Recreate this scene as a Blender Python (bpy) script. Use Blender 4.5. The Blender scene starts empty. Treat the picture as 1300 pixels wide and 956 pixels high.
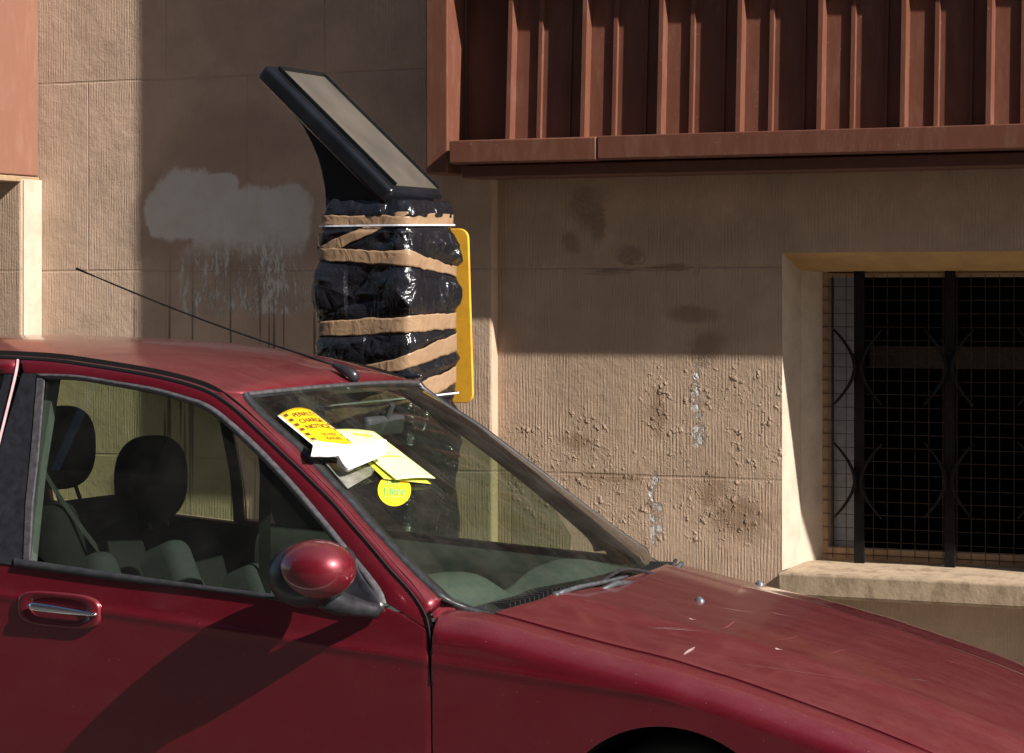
import bpy, bmesh, math, random
import numpy as np
from mathutils import Vector, noise
from mathutils.bvhtree import BVHTree
random.seed(7)
R = math.radians
S = bpy.context.scene
C = S.collection

# ------------------------------------------------------------ camera / world / sun / exposure
TH = 25.3; CT, ST = math.cos(R(TH)), math.sin(R(TH))
EYE = 1.68; FPX = 3240.0; HY = 375.0; CX = 650.0
cam_d = bpy.data.cameras.new('camera'); cam = bpy.data.objects.new('camera', cam_d); C.objects.link(cam)
cam.location = (0, 0, EYE); cam.rotation_euler = (R(90), 0, R(TH))
cam_d.sensor_width = 36; cam_d.lens = 36 * FPX / 1300; cam_d.shift_y = -(478 - HY) / 1300
cam_d.clip_start = .1; cam_d.clip_end = 500
S.camera = cam
W = bpy.data.worlds.new('World'); S.world = W; W.use_nodes = True
SUN = Vector((3.9, -1.0, 2.85)).normalized()
nt = W.node_tree; sky = nt.nodes.new('ShaderNodeTexSky'); sky.sky_type = 'NISHITA'; sky.sun_disc = False
sky.sun_elevation = math.asin(SUN.z); sky.sun_rotation = math.atan2(SUN.x, SUN.y)
nt.links.new(sky.outputs[0], nt.nodes['Background'].inputs[0]); nt.nodes['Background'].inputs[1].default_value = .05
sd = bpy.data.lights.new('sun', 'SUN'); sd.energy = 5.0; sd.angle = R(.5); sd.color = (1, .95, .87)
so = bpy.data.objects.new('sun', sd); C.objects.link(so); so.rotation_euler = (-SUN).to_track_quat('-Z', 'Y').to_euler()
so.location = (6, -2, 8)
S.view_settings.view_transform = 'Standard'; S.view_settings.look = 'None'; S.view_settings.gamma = 1
S.view_settings.use_curve_mapping = False; S.view_settings.exposure = .92

# ------------------------------------------------------------ picture geometry helpers (u along the wall = X, w away = Y, z up)
def ray(px, py):
    a = (px - CX) / FPX; b = -(py - HY) / FPX
    return (a * CT - ST, a * ST + CT, b)
def onw(px, py, w):
    d = ray(px, py); t = w / d[1]
    return Vector((d[0] * t, w, EYE + d[2] * t))
def zb(u): return .935 - .059 * (u + 4.187)          # belt line height
def zc(u): return .829 - .0742 * (u + 3.947)         # crease height
W0 = 5.76; DC = 6.5
def sidew(u, z):
    b = zb(u); c = zc(u)
    if z > b: return W0 + .36 * (z - b)
    cr = .0045 * math.exp(-((z - c) / .013) ** 2)
    if z > c: return W0 - .012 + .012 * (z - c) / (b - c) - cr
    w = W0 - .012 + .06 * (c - z) ** 2 - cr
    if z < .5: w += .35 * (.5 - z) ** 2
    return w
def ps(px, py, off=0.0):
    w = W0
    for _ in range(8):
        p = onw(px, py, w); w = sidew(p.x, p.z) + off
    return onw(px, py, w)
def mir(p): return Vector((p[0], 2 * DC - p[1], p[2]))
def rs(pts, n, smooth=True):
    pts = [Vector(p) for p in pts]
    if smooth and len(pts) > 2:
        q = []
        for i in range(len(pts) - 1):
            p0 = pts[max(i - 1, 0)]; p1 = pts[i]; p2 = pts[i + 1]; p3 = pts[min(i + 2, len(pts) - 1)]
            for k in range(8):
                t = k / 8
                q.append(.5 * ((2 * p1) + (p2 - p0) * t + (2 * p0 - 5 * p1 + 4 * p2 - p3) * t * t + (3 * p1 - p0 - 3 * p2 + p3) * t ** 3))
        q.append(pts[-1]); pts = q
    L = [0]
    for i in range(1, len(pts)): L.append(L[-1] + (pts[i] - pts[i - 1]).length)
    out = []; j = 0
    for k in range(n):
        d = L[-1] * k / (n - 1)
        while j < len(L) - 2 and L[j + 1] < d: j += 1
        s = (d - L[j]) / max(1e-9, L[j + 1] - L[j])
        out.append(pts[j].lerp(pts[j + 1], min(1, max(0, s))))
    return out

# ------------------------------------------------------------ object helpers
WL = {}
def base(o): return WL.get(o.name, Vector((0, 0, 0))) if o else Vector((0, 0, 0))
def tag(o, label=None, cat=None, group=None, kind=None):
    if label: o['label'] = label
    if cat: o['category'] = cat
    if group: o['group'] = group
    if kind: o['kind'] = kind
    return o
def thing(name, loc, label, cat, group=None):
    o = bpy.data.objects.new(name, None); C.objects.link(o); o.location = loc; WL[o.name] = Vector(loc)
    o.empty_display_size = .2
    return tag(o, label, cat, group)
def O(name, verts, faces, mat, parent=None, smooth=False, solid=0, bev=0, sub=0, mats=None, offset=-1, loc=None):
    b = base(parent)
    me = bpy.data.meshes.new(name)
    o = bpy.data.objects.new(name, me); C.objects.link(o)
    if parent: o.parent = parent
    if loc is not None: o.location = Vector(loc) - b; b = Vector(loc)
    WL[o.name] = b
    me.from_pydata([tuple(Vector(v) - b) for v in verts], [], faces); me.update()
    bm = bmesh.new(); bm.from_mesh(me); bmesh.ops.remove_doubles(bm, verts=bm.verts, dist=1e-5)
    bmesh.ops.recalc_face_normals(bm, faces=bm.faces); bm.to_mesh(me); bm.free()
    for m in (mats or [mat]): me.materials.append(m)
    if smooth:
        for p in me.polygons: p.use_smooth = True
    if solid:
        m = o.modifiers.new('s', 'SOLIDIFY'); m.thickness = solid; m.offset = offset
        if mats: m.material_offset = 1; m.material_offset_rim = 0
    if bev:
        m = o.modifiers.new('b', 'BEVEL'); m.width = bev; m.segments = 3; m.limit_method = 'ANGLE'; m.angle_limit = R(35)
        if not smooth:
            for p in me.polygons: p.use_smooth = True
            try: me.set_sharp_from_angle(angle=R(35))
            except Exception: pass
    if sub:
        m = o.modifiers.new('u', 'SUBSURF'); m.levels = sub; m.render_levels = sub
    return o
def grid(rows, closed=False):
    n = len(rows[0]); v = [p for r in rows for p in r]; f = []
    for i in range(len(rows) - 1):
        for j in range(n - (0 if closed else 1)):
            k = (j + 1) % n
            f.append((i * n + j, i * n + k, (i + 1) * n + k, (i + 1) * n + j))
    return v, f
def orient(o, d):                                    # make an open sheet's normals point along d (for solidify)
    me = o.data; s = sum((p.normal.dot(d) * p.area for p in me.polygons))
    if s < 0: me.flip_normals()
    return o
class MB:
    def __init__(s): s.v = []; s.f = []
    def add(s, v, f):
        k = len(s.v); s.v += [Vector(p) for p in v]; s.f += [tuple(i + k for i in q) for q in f]; return s
    def box(s, x0, x1, y0, y1, z0, z1):
        return s.add([(x0, y0, z0), (x1, y0, z0), (x1, y1, z0), (x0, y1, z0), (x0, y0, z1), (x1, y0, z1), (x1, y1, z1), (x0, y1, z1)],
                     [(0, 3, 2, 1), (4, 5, 6, 7), (0, 1, 5, 4), (1, 2, 6, 5), (2, 3, 7, 6), (3, 0, 4, 7)])
    def tube(s, pts, r, n=8, caps=True):
        pts = [Vector(p) for p in pts]; rr = r if isinstance(r, (list, tuple)) else [r] * len(pts); rows = []
        up = Vector((0.13, .27, .95))
        for i, p in enumerate(pts):
            t = (pts[min(i + 1, len(pts) - 1)] - pts[max(i - 1, 0)]).normalized()
            a = t.cross(up)
            if a.length < .05: a = t.cross(Vector((1, 0, 0)))
            a.normalize(); b = t.cross(a)
            rows.append([p + (a * math.cos(2 * math.pi * k / n) + b * math.sin(2 * math.pi * k / n)) * rr[i] for k in range(n)])
        v, f = grid(rows, True)
        if caps: f.append(tuple(range(n))); f.append(tuple((len(rows) - 1) * n + k for k in range(n)))
        return s.add(v, f)
    def ell(s, c, r, n=24, m=16, e=1.0, rot=None):
        rows = []
        for i in range(m + 1):
            ph = -math.pi / 2 + math.pi * i / m
            row = []
            for k in range(n):
                t = 2 * math.pi * k / n
                sg = lambda x: math.copysign(abs(x) ** e, x)
                p = Vector((r[0] * sg(math.cos(ph)) * sg(math.cos(t)), r[1] * sg(math.cos(ph)) * sg(math.sin(t)), r[2] * sg(math.sin(ph))))
                if rot: p = rot @ p
                row.append(Vector(c) + p)
            rows.append(row)
        v, f = grid(rows, True); return s.add(v, f)
    def prism(s, prof, w0, w1):                       # profile in (x, z), extruded along y
        n = len(prof)
        v = [(p[0], w0, p[1]) for p in prof] + [(p[0], w1, p[1]) for p in prof]
        f = [tuple(range(n)), tuple(range(2 * n - 1, n - 1, -1))] + [(i, (i + 1) % n, n + (i + 1) % n, n + i) for i in range(n)]
        return s.add(v, f)
    def O(s, name, mat, parent=None, **k): return O(name, s.v, s.f, mat, parent, **k)

# ------------------------------------------------------------ material helpers
class NT:
    def __init__(s, name):
        s.m = bpy.data.materials.new(name); s.m.use_nodes = True; s.t = s.m.node_tree; s.n = s.t.nodes; s.l = s.t.links
        s.b = s.n['Principled BSDF']; s.out = s.n['Material Output']
    def i(s, sock, v):
        if isinstance(v, bpy.types.NodeSocket): s.l.new(v, sock)
        elif v is not None:
            try: sock.default_value = v
            except Exception: sock.default_value = (v[0], v[1], v[2], 1)
    def math(s, op, a, b=None, c=None, clamp=False):
        n = s.n.new('ShaderNodeMath'); n.operation = op; n.use_clamp = clamp
        s.i(n.inputs[0], a); s.i(n.inputs[1], b)
        if c is not None: s.i(n.inputs[2], c)
        return n.outputs[0]
    def pos(s, obj=False):
        if obj: return s.n.new('ShaderNodeTexCoord').outputs['Object']
        return s.n.new('ShaderNodeNewGeometry').outputs['Position']
    def xyz(s, v):
        n = s.n.new('ShaderNodeSeparateXYZ'); s.l.new(v, n.inputs[0]); return n.outputs
    def vec(s, x, y, z):
        n = s.n.new('ShaderNodeCombineXYZ'); s.i(n.inputs[0], x); s.i(n.inputs[1], y); s.i(n.inputs[2], z); return n.outputs[0]
    def scale(s, v, sc):
        n = s.n.new('ShaderNodeMapping'); n.vector_type = 'POINT'; s.l.new(v, n.inputs[0]); n.inputs['Scale'].default_value = sc; return n.outputs[0]
    def noise(s, v, sc=5, det=4, rough=.55, dist=0, typ=None):
        n = s.n.new('ShaderNodeTexNoise'); s.l.new(v, n.inputs['Vector']); n.inputs['Scale'].default_value = sc
        n.inputs['Detail'].default_value = det; n.inputs['Roughness'].default_value = rough; n.inputs['Distortion'].default_value = dist
        if typ: n.noise_type = typ
        return n.outputs[0]
    def voro(s, v, sc=5, feat='F1', out=0):
        n = s.n.new('ShaderNodeTexVoronoi'); n.feature = feat; s.l.new(v, n.inputs['Vector']); n.inputs['Scale'].default_value = sc; return n.outputs[out]
    def map(s, v, a, b, c=0.0, d=1.0, smooth=True):
        n = s.n.new('ShaderNodeMapRange'); n.interpolation_type = 'SMOOTHSTEP' if smooth else 'LINEAR'
        s.i(n.inputs[0], v); n.inputs[1].default_value = a; n.inputs[2].default_value = b; n.inputs[3].default_value = c; n.inputs[4].default_value = d
        return n.outputs[0]
    def mix(s, f, a, b):
        n = s.n.new('ShaderNodeMix'); n.data_type = 'RGBA'; s.i(n.inputs[0], f); s.i(n.inputs[6], a); s.i(n.inputs[7], b); return n.outputs[2]
    def bump(s, h, st=1, dist=.01, nrm=None):
        n = s.n.new('ShaderNodeBump'); s.i(n.inputs['Height'], h); s.i(n.inputs['Strength'], st); n.inputs['Distance'].default_value = dist
        if nrm: s.l.new(nrm, n.inputs['Normal'])
        return n.outputs[0]
    def set(s, col=None, rough=None, metal=None, nrm=None, coat=None, spec=None, coatr=None):
        b = s.b
        if col is not None: s.i(b.inputs['Base Color'], col)
        if rough is not None: s.i(b.inputs['Roughness'], rough)
        if metal is not None: s.i(b.inputs['Metallic'], metal)
        if nrm is not None: s.i(b.inputs['Normal'], nrm)
        if coat is not None: s.i(b.inputs['Coat Weight'], coat)
        if coatr is not None: s.i(b.inputs['Coat Roughness'], coatr)
        if spec is not None: s.i(b.inputs['Specular IOR Level'], spec)
        return s.m
def c4(*a): return (a[0], a[1], a[2], 1)
def simple(name, col, rough=.5, metal=0, var=.15, sc=30, bump=0, coat=0, spec=.5):
    m = NT(name); p = m.pos(True); n = m.noise(p, sc, 5)
    k = m.map(n, .3, .7, 1 - var, 1 + var, False)
    mm = m.n.new('ShaderNodeVectorMath'); mm.operation = 'SCALE'; mm.inputs[0].default_value = col; m.l.new(k, mm.inputs[3])
    nr = m.bump(n, 1, bump) if bump else None
    return m.set(mm.outputs[0], m.map(n, .2, .8, max(0, rough - .08), min(1, rough + .08), False), metal, nr, coat, spec)

# --- concrete wall: combed vertical ribs, block joints, lumps, stains (fixed places on the wall)
def ell_mask(m, x, z, nz, u, zz, ru, rz, soft=.25, amp=.9, pw=2):
    a = m.math('DIVIDE', m.math('SUBTRACT', x, u), ru); b = m.math('DIVIDE', m.math('SUBTRACT', z, zz), rz)
    d = m.math('POWER', m.math('ADD', m.math('POWER', m.math('ABSOLUTE', a), pw), m.math('POWER', m.math('ABSOLUTE', b), pw)), 1 / pw)
    d = m.math('ADD', d, m.math('MULTIPLY', m.math('SUBTRACT', nz, .5), amp))
    return m.map(d, 1 - soft, 1 + soft * .2, 1, 0)
def wall_mat(name, col, ribs=1.0, special=None):
    m = NT(name); p = m.pos(); x, y, z = m.xyz(p)
    n1 = m.noise(p, 2.2, 5, .6); n2 = m.noise(p, 14, 5, .6); n3 = m.noise(p, 90, 4, .7)
    xs = m.math('ADD', m.math('ADD', x, m.math('MULTIPLY', m.noise(m.scale(p, (3, 3, .8)), 4, 4), .022)), m.math('MULTIPLY', n2, .004))
    rib = m.math('SINE', m.math('MULTIPLY', xs, 2 * math.pi / .0135))
    fine = m.noise(m.scale(p, (1, 1, .03)), 190, 3, .7)      # vertical scratches
    rib = m.math('ADD', m.math('MULTIPLY', m.math('MULTIPLY', rib, m.map(m.noise(m.scale(p, (1, 1, .25)), 26, 5, .7), .35, .65, .0, .42)), 1), m.math('MULTIPLY', fine, 2.3))
    patch = m.map(m.noise(m.scale(p, (1, 1, 1.3)), 3.1, 5, .65), .36, .62, .25, 1)
    h = m.math('MULTIPLY', m.math('MULTIPLY', rib, patch), .0016 * ribs)
    h = m.math('ADD', h, m.math('MULTIPLY', n3, .0012)); h = m.math('ADD', h, m.math('MULTIPLY', n2, .004))
    nrough = m.noise(p, 7, 6, .65)
    col_n = m.math('ADD', m.math('MULTIPLY', n1, .6), m.math('MULTIPLY', nrough, .4))
    base_c = m.mix(m.map(col_n, .3, .7), c4(*[c * .82 for c in col]), c4(*[c * 1.12 for c in col]))
    base_c = m.mix(m.map(fine, .55, .8, 0, .22), base_c, c4(*[c * .55 for c in col]))
    # block joints
    jo = None
    for zz in (.97, 1.79, 2.635):
        d = m.math('ABSOLUTE', m.math('SUBTRACT', m.math('ADD', z, m.math('MULTIPLY', n1, .012)), zz + .006))
        k = m.map(d, .002, .007, 1, 0); jo = k if jo is None else m.math('MAXIMUM', jo, k)
    def vj(u, z0, z1):
        nonlocal jo
        d = m.math('ABSOLUTE', m.math('SUBTRACT', x, u)); k = m.map(d, .0015, .005, 1, 0)
        k = m.math('MULTIPLY', k, m.math('MULTIPLY', m.math('GREATER_THAN', z, z0), m.math('LESS_THAN', z, z1)))
        jo = m.math('MAXIMUM', jo, k)
    if special == 'left':
        for px, z0, z1 in ((211, 2.635, 4), (413, 2.635, 4), (314, 1.79, 2.635), (112, 1.79, 2.635), (211, .97, 1.79), (413, .97, 1.79), (311, 0, .97), (505, 0, .97)):
            vj(onw(px, 300, 9.527).x, z0, z1)
    if special == 'right':
        for u, z0, z1 in ((-4.4, 0, .97),):
            vj(u, z0, z1)
    jo = m.math('MULTIPLY', jo, m.map(nrough, .35, .6, .25, 1))
    h = m.math('SUBTRACT', h, m.math('MULTIPLY', jo, .0026))
    base_c = m.mix(m.math('MULTIPLY', jo, .22), base_c, c4(*[c * .45 for c in col]))
    if special == 'left':
        # over-painted grey area with drips
        nz = m.noise(m.scale(p, (1, 1, .7)), 5, 10, .72)
        P = lambda px, py: onw(px, py, 9.527)
        ms = None
        for px, py, rx, ry in ((238, 262, 50, 50), (215, 270, 34, 34), (300, 290, 72, 56), (356, 282, 44, 50), (300, 335, 88, 40), (268, 375, 44, 30), (345, 365, 55, 38), (275, 240, 34, 22)):
            q = P(px, py); k = ell_mask(m, x, z, nz, q.x, q.z, rx / 270, ry / 290, .16, .95, 3)
            ms = k if ms is None else m.math('MAXIMUM', ms, k)
        low = m.map(z, 1.6, 1.85, .35, 1)
        strk = m.noise(m.scale(p, (1, 1, .25)), 20, 9, .85)
        ms2 = m.math('MULTIPLY', ms, m.math('MAXIMUM', m.map(strk, .47, .54, .0, 1), m.map(m.math('ADD', z, m.math('MULTIPLY', n2, .15)), 1.88, 2.02, 0, 1)))
        base_c = m.mix(m.math('MULTIPLY', ms2, m.map(nrough, .3, .7, .7, 1)), base_c, c4(.64, .61, .565))
        h = m.math('MULTIPLY', h, m.math('SUBTRACT', 1, m.math('MULTIPLY', ms2, .5)))
        # darker halo washed around it
        hal = None
        for px, py, rx, ry in ((230, 270, 92, 84), (330, 290, 110, 80), (285, 190, 110, 70)):
            q = P(px, py); k = ell_mask(m, x, z, n1, q.x, q.z, rx / 270, ry / 290, .5, .8)
            hal = k if hal is None else m.math('MAXIMUM', hal, k)
        hal = m.math('MULTIPLY', hal, m.math('SUBTRACT', 1, ms2))
        base_c = m.mix(m.math('MULTIPLY', hal, .32), base_c, c4(.23, .165, .13))
        # dark run marks
        dx = m.noise(m.vec(x, 0, m.math('MULTIPLY', z, .02)), 26, 2, .5)
        lim = m.math('MULTIPLY', m.map(z, 1.45, 1.8, .9, .25), m.map(z, 1.95, 1.8, 0, 1))
        reg = m.math('MULTIPLY', m.map(x, P(150, 400).x, P(175, 400).x), m.map(x, P(430, 400).x, P(470, 400).x, 1, 0))
        run = m.math('MULTIPLY', m.math('MULTIPLY', m.map(dx, .575, .62), lim), reg)
        base_c = m.mix(run, base_c, c4(.12, .09, .075))
    if special == 'right':
        P = lambda px, py: onw(px, py, 9.3)
        # lumpy decayed render
        dp = m.n.new('ShaderNodeVectorMath'); dp.operation = 'ADD'; m.l.new(p, dp.inputs[0])
        nv = m.n.new('ShaderNodeTexNoise'); m.l.new(p, nv.inputs['Vector']); nv.inputs['Scale'].default_value = 40; nv.inputs['Detail'].default_value = 3
        sv = m.n.new('ShaderNodeVectorMath'); sv.operation = 'SCALE'; m.l.new(nv.outputs[1], sv.inputs[0]); sv.inputs[3].default_value = .03; m.l.new(sv.outputs[0], dp.inputs[1])
        blob = m.math('MULTIPLY', m.map(m.voro(dp.outputs[0], 42), .12, .55, 1, 0), m.map(m.noise(p, 17, 3, .6), .50, .63))
        lump = m.math('ADD', m.math('MULTIPLY', blob, 1.0), m.math('MULTIPLY', m.map(m.noise(p, 75, 3, .7), .5, .8), .25))
        reg = None
        for px, py, rx, ry in ((668, 560, 45, 26), (750, 580, 80, 22), (740, 540, 34, 26), (835, 520, 26, 60), (860, 570, 30, 34), (885, 500, 22, 90), (940, 500, 60, 40),
                               (960, 560, 40, 60), (925, 650, 50, 46), (760, 610, 100, 12), (890, 640, 30, 60), (680, 600, 60, 60), (800, 660, 60, 60)):
            q = P(px, py); k = ell_mask(m, x, z, n2, q.x, q.z, rx / 300, ry / 325, .6, .7)
            reg = k if reg is None else m.math('MAXIMUM', reg, k)
        lm = m.math('MULTIPLY', lump, reg)
        h = m.math('ADD', h, m.math('MULTIPLY', lm, .016))
        # smooth band under the shadow edge at right + near the window
        # cracks along the joint
        st = None
        for px, py, rx, ry in ((735, 560, 26, 12), (835, 522, 14, 34), (940, 655, 46, 34), (905, 620, 20, 30), (770, 605, 70, 8)):
            q = P(px, py); k = ell_mask(m, x, z, n2, q.x, q.z, rx / 300, ry / 325, .7, 1.3)
            st = k if st is None else m.math('MAXIMUM', st, k)
        base_c = m.mix(m.math('MULTIPLY', st, .5), base_c, c4(.17, .095, .05))
        st = None
        for px, py, rx, ry in ((742, 265, 26, 28), (760, 280, 12, 40), (725, 310, 14, 18), (800, 325, 20, 14), (880, 400, 34, 14), (850, 340, 34, 5), (775, 345, 26, 4), (900, 440, 26, 22)):
            q = P(px, py); k = ell_mask(m, x, z, n2, q.x, q.z, rx / 300, ry / 325, .6, 1.2)
            st = k if st is None else m.math('MAXIMUM', st, k)
        base_c = m.mix(m.math('MULTIPLY', st, .45), base_c, c4(.13, .09, .06))
        fl = None
        for px, py, rx, ry in ((840, 341, 44, 3.2), (768, 346, 30, 3), (808, 330, 12, 6), (883, 344, 6, 5)):
            q = P(px, py); k = ell_mask(m, x, z, n2, q.x, q.z, rx / 300, ry / 325, .3, 1.3)
            fl = k if fl is None else m.math('MAXIMUM', fl, k)
        h = m.math('SUBTRACT', h, m.math('MULTIPLY', fl, .004)); h = m.math('ADD', h, m.math('MULTIPLY', m.math('MULTIPLY', st, m.noise(p, 55, 4, .7)), .008))
        # white plaster showing
        wh = None
        zz1 = m.math('ADD', x, m.math('MULTIPLY', m.math('SUBTRACT', m.noise(p, 13, 5, .7), .5), .085))
        for px, y0, y1, wd in ((884, 466, 520, .018), (886, 538, 566, .026), (830, 602, 692, .015), (885, 524, 533, .016), (836, 640, 676, .010)):
            q = P(px, y0); q2 = P(px, y1)
            k = m.map(m.math('ABSOLUTE', m.math('SUBTRACT', zz1, q.x)), wd * .5, wd, 1, 0)
            zn = m.math('ADD', z, m.math('MULTIPLY', n2, .03))
            k = m.math('MULTIPLY', k, m.math('MULTIPLY', m.map(zn, q2.z, q2.z + .03), m.map(zn, q.z, q.z + .03, 1, 0)))
            wh = k if wh is None else m.math('MAXIMUM', wh, k)
        wh = m.math('MULTIPLY', wh, m.map(m.noise(p, 38, 6, .8), .44, .50))
        base_c = m.mix(m.math('MULTIPLY', wh, .85), base_c, c4(.66, .65, .64))
        h = m.math('SUBTRACT', h, m.math('MULTIPLY', wh, .009))
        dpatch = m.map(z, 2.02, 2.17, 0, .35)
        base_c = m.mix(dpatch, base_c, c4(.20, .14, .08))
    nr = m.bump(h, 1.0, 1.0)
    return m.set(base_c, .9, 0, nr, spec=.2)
WALLC = (.41, .292, .21)
M = {}
def simple0(name, col):
    m = NT(name); p = m.pos(); return m.set(m.mix(m.map(m.noise(p, 9, 6, .7), .3, .7), c4(*[c * .85 for c in col]), c4(*[c * 1.1 for c in col])), .85, 0, m.bump(m.noise(p, 50, 5, .7), 1, .003), spec=.2)
M['wall_left'] = wall_mat('combed concrete left', (.49, .355, .265), .75, 'left')
M['wall_right'] = wall_mat('combed concrete right', WALLC, 1.5, 'right')
M['wall'] = wall_mat('concrete', WALLC, .9)
M['cream'] = (lambda m: (lambda p: m.set(m.mix(m.map(m.noise(p, 9, 6, .65), .35, .7), c4(.50, .405, .32), c4(.41, .33, .26)), .8, 0, m.bump(m.noise(p, 60, 6, .7), 1, .002), spec=.3))(m.pos()))(NT('cream painted render'))
M['bounce_lit'] = simple0('ochre soffit', (.40, .25, .11))  # warm light bounced up onto the soffit is put into its colour
M['sill'] = (lambda m: (lambda p: m.set(m.mix(m.map(m.noise(m.scale(p, (1, 1, .5)), 14, 6, .7), .4, .72), c4(.37, .28, .195), c4(.20, .145, .095)), .85, 0, m.bump(m.noise(p, 40, 6, .7), 1, .002), spec=.2))(m.pos()))(NT('stone sill'))
def steel_mat(name, col, dust):
    m = NT(name); p = m.pos(); n = m.noise(m.scale(p, (1, 1, .25)), 20, 6, .7); k = m.noise(p, 120, 3, .6)
    c = m.mix(m.map(n, .45, .75, 0, dust), c4(*col), c4(.30, .17, .12))
    c = m.mix(m.map(k, .70, .76, 0, .5), c, c4(.6, .5, .42))
    return m.set(c, m.map(n, .3, .7, .38, .6), 0, m.bump(n, .6, .0015), spec=.4)
M['brown'] = steel_mat('brown painted steel', (.128, .047, .029), .18)
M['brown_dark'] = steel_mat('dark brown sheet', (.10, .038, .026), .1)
M['sunlit'] = steel_mat('faded brown painted steel', (.215, .10, .068), .3)  # same brown paint, lightened in colour for the box's sunlit side
M['black_void'] = simple('dark room', (.012, .011, .01), .9)
M['pale_panel'] = simple('pale blue board', (.22, .24, .28), .7)
M['wood'] = simple('old timber', (.30, .20, .12), .7, bump=.002)
M['rust'] = simple('rusty iron', (.036, .023, .018), .8, var=.5, sc=60, bump=.001)
M['iron'] = simple('black iron', (.009, .008, .009), .7, var=.4, sc=50, bump=.001, spec=.15)
# asphalt, paving
def asphalt():
    m = NT('asphalt'); p = m.pos(); a = m.noise(p, 160, 3, .7); b = m.noise(p, 1.3, 5)
    c = m.mix(m.map(a, .35, .7), c4(.035, .034, .033), c4(.085, .082, .078)); c = m.mix(m.map(b, .4, .7, 0, .4), c, c4(.03, .03, .03))
    return m.set(c, .85, 0, m.bump(a, 1, .004))
def paving():
    m = NT('paving'); p = m.pos(); br = m.n.new('ShaderNodeTexBrick'); m.l.new(p, br.inputs['Vector']); br.inputs['Scale'].default_value = 1
    br.inputs['Brick Width'].default_value = .6; br.inputs['Row Height'].default_value = .45; br.inputs['Mortar Size'].default_value = .006
    br.inputs['Color1'].default_value = c4(.33, .30, .25); br.inputs['Color2'].default_value = c4(.27, .24, .2); br.inputs['Mortar'].default_value = c4(.09, .08, .07)
    a = m.noise(p, 40, 6, .7)
    c = m.mix(m.map(a, .4, .8, 0, .4), br.outputs[0], c4(.16, .14, .12))
    return m.set(c, .85, 0, m.bump(m.math('SUBTRACT', m.math('MULTIPLY', a, .3), br.outputs[1]), 1, .004))
M['asphalt'] = asphalt(); M['paving'] = paving()
M['kerb'] = simple('kerb granite', (.3, .28, .26), .8, bump=.003, sc=80)
M['line'] = simple('worn white road paint', (.62, .60, .54), .7, var=.25, sc=20)

# --- car paint: deep red, thin coat, dust and scratches
def paint(name, dust):
    m = NT(name); p = m.pos(); g = m.n.new('ShaderNodeNewGeometry'); up = m.xyz(g.outputs['Normal'])[2]
    n1 = m.noise(m.scale(p, (.5, 1.6, 1)), 9, 9, .75); n2 = m.noise(p, 240, 2, .6)
    flake = m.noise(p, 900, 1)
    c = m.mix(m.map(flake, .3, .7), c4(.115, .0026, .010), c4(.185, .0055, .018))
    upk = m.map(m.math('ABSOLUTE', up), .35, .95)
    d = m.math('ADD', m.math('MULTIPLY', upk, m.map(n1, .25, .8, dust * .6, dust)), m.map(n1, .4, .8, .004, .035))
    c = m.mix(d, c, c4(.36, .26, .22))
    hz = m.map(m.noise(m.scale(p, (1, 1, 1)), 130, 4, .8), .60, .75, 0, .22); c = m.mix(m.math('MULTIPLY', hz, m.math('ADD', .15, upk)), c, c4(.5, .36, .34))
    # dust specks
    sp = m.map(m.voro(p, 46, 'F1'), .03, .055, 1, 0); sp = m.math('MULTIPLY', sp, m.map(m.noise(p, 6, 2), .5, .6))
    c = m.mix(m.math('MULTIPLY', sp, .55), c, c4(.6, .5, .46))
    rr = m.math('ADD', m.map(n1, .3, .7, .30, .42), m.math('MULTIPLY', upk, .05))
    nr = m.bump(m.noise(p, 3.5, 2), .35, .004)
    return m.set(c, rr, .45, nr, 1.0, .5, m.math('ADD', m.map(n1, .3, .7, .03, .10), m.math('MULTIPLY', upk, .03)))
M['paint'] = paint('red car paint', .12)
M['paint_top'] = paint('red car paint dusty bonnet', .15)
M['rubber'] = simple('black rubber', (.022, .022, .025), .45, var=.3, sc=40)
M['plastic'] = simple('black plastic trim', (.018, .018, .022), .32, var=.3, sc=40)
M['gapblack'] = simple('gap', (.004, .004, .004), .9)
M['greyseal'] = simple('weathered grey seal', (.060, .056, .062), .34, var=.35, sc=60)
M['grey_plastic'] = simple('weathered wiper plastic', (.05, .053, .06), .5, var=.4, sc=70)
M['seat'] = simple('black seat fabric', (.013, .013, .015), .95, spec=.2, var=.4, sc=200)
M['seat_grey'] = simple('grey green seat fabric', (.040, .041, .052), .95, spec=.2, var=.15, sc=120)
M['dash'] = simple('dashboard grey', (.080, .088, .098), .6, spec=.4, var=.12, sc=60)
M['dark_trim'] = simple('dark interior trim', (.022, .024, .026), .7)
M['light_trim'] = simple('grey headlining', (.10, .105, .12), .8)
M['pillar_trim'] = simple('pale grey pillar trim', (.27, .32, .31), .7)
M['belt'] = simple('black webbing', (.012, .012, .016), .8)
M['chrome'] = simple('chrome', (.75, .76, .78), .09, 1.0, var=.05, sc=50)
M['tyre'] = simple('tyre rubber', (.02, .02, .02), .8)
M['alloy'] = simple('wheel silver', (.5, .5, .52), .35, .8)
M['steel'] = simple('grey nozzle', (.10, .11, .13), .4, .2)
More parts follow.
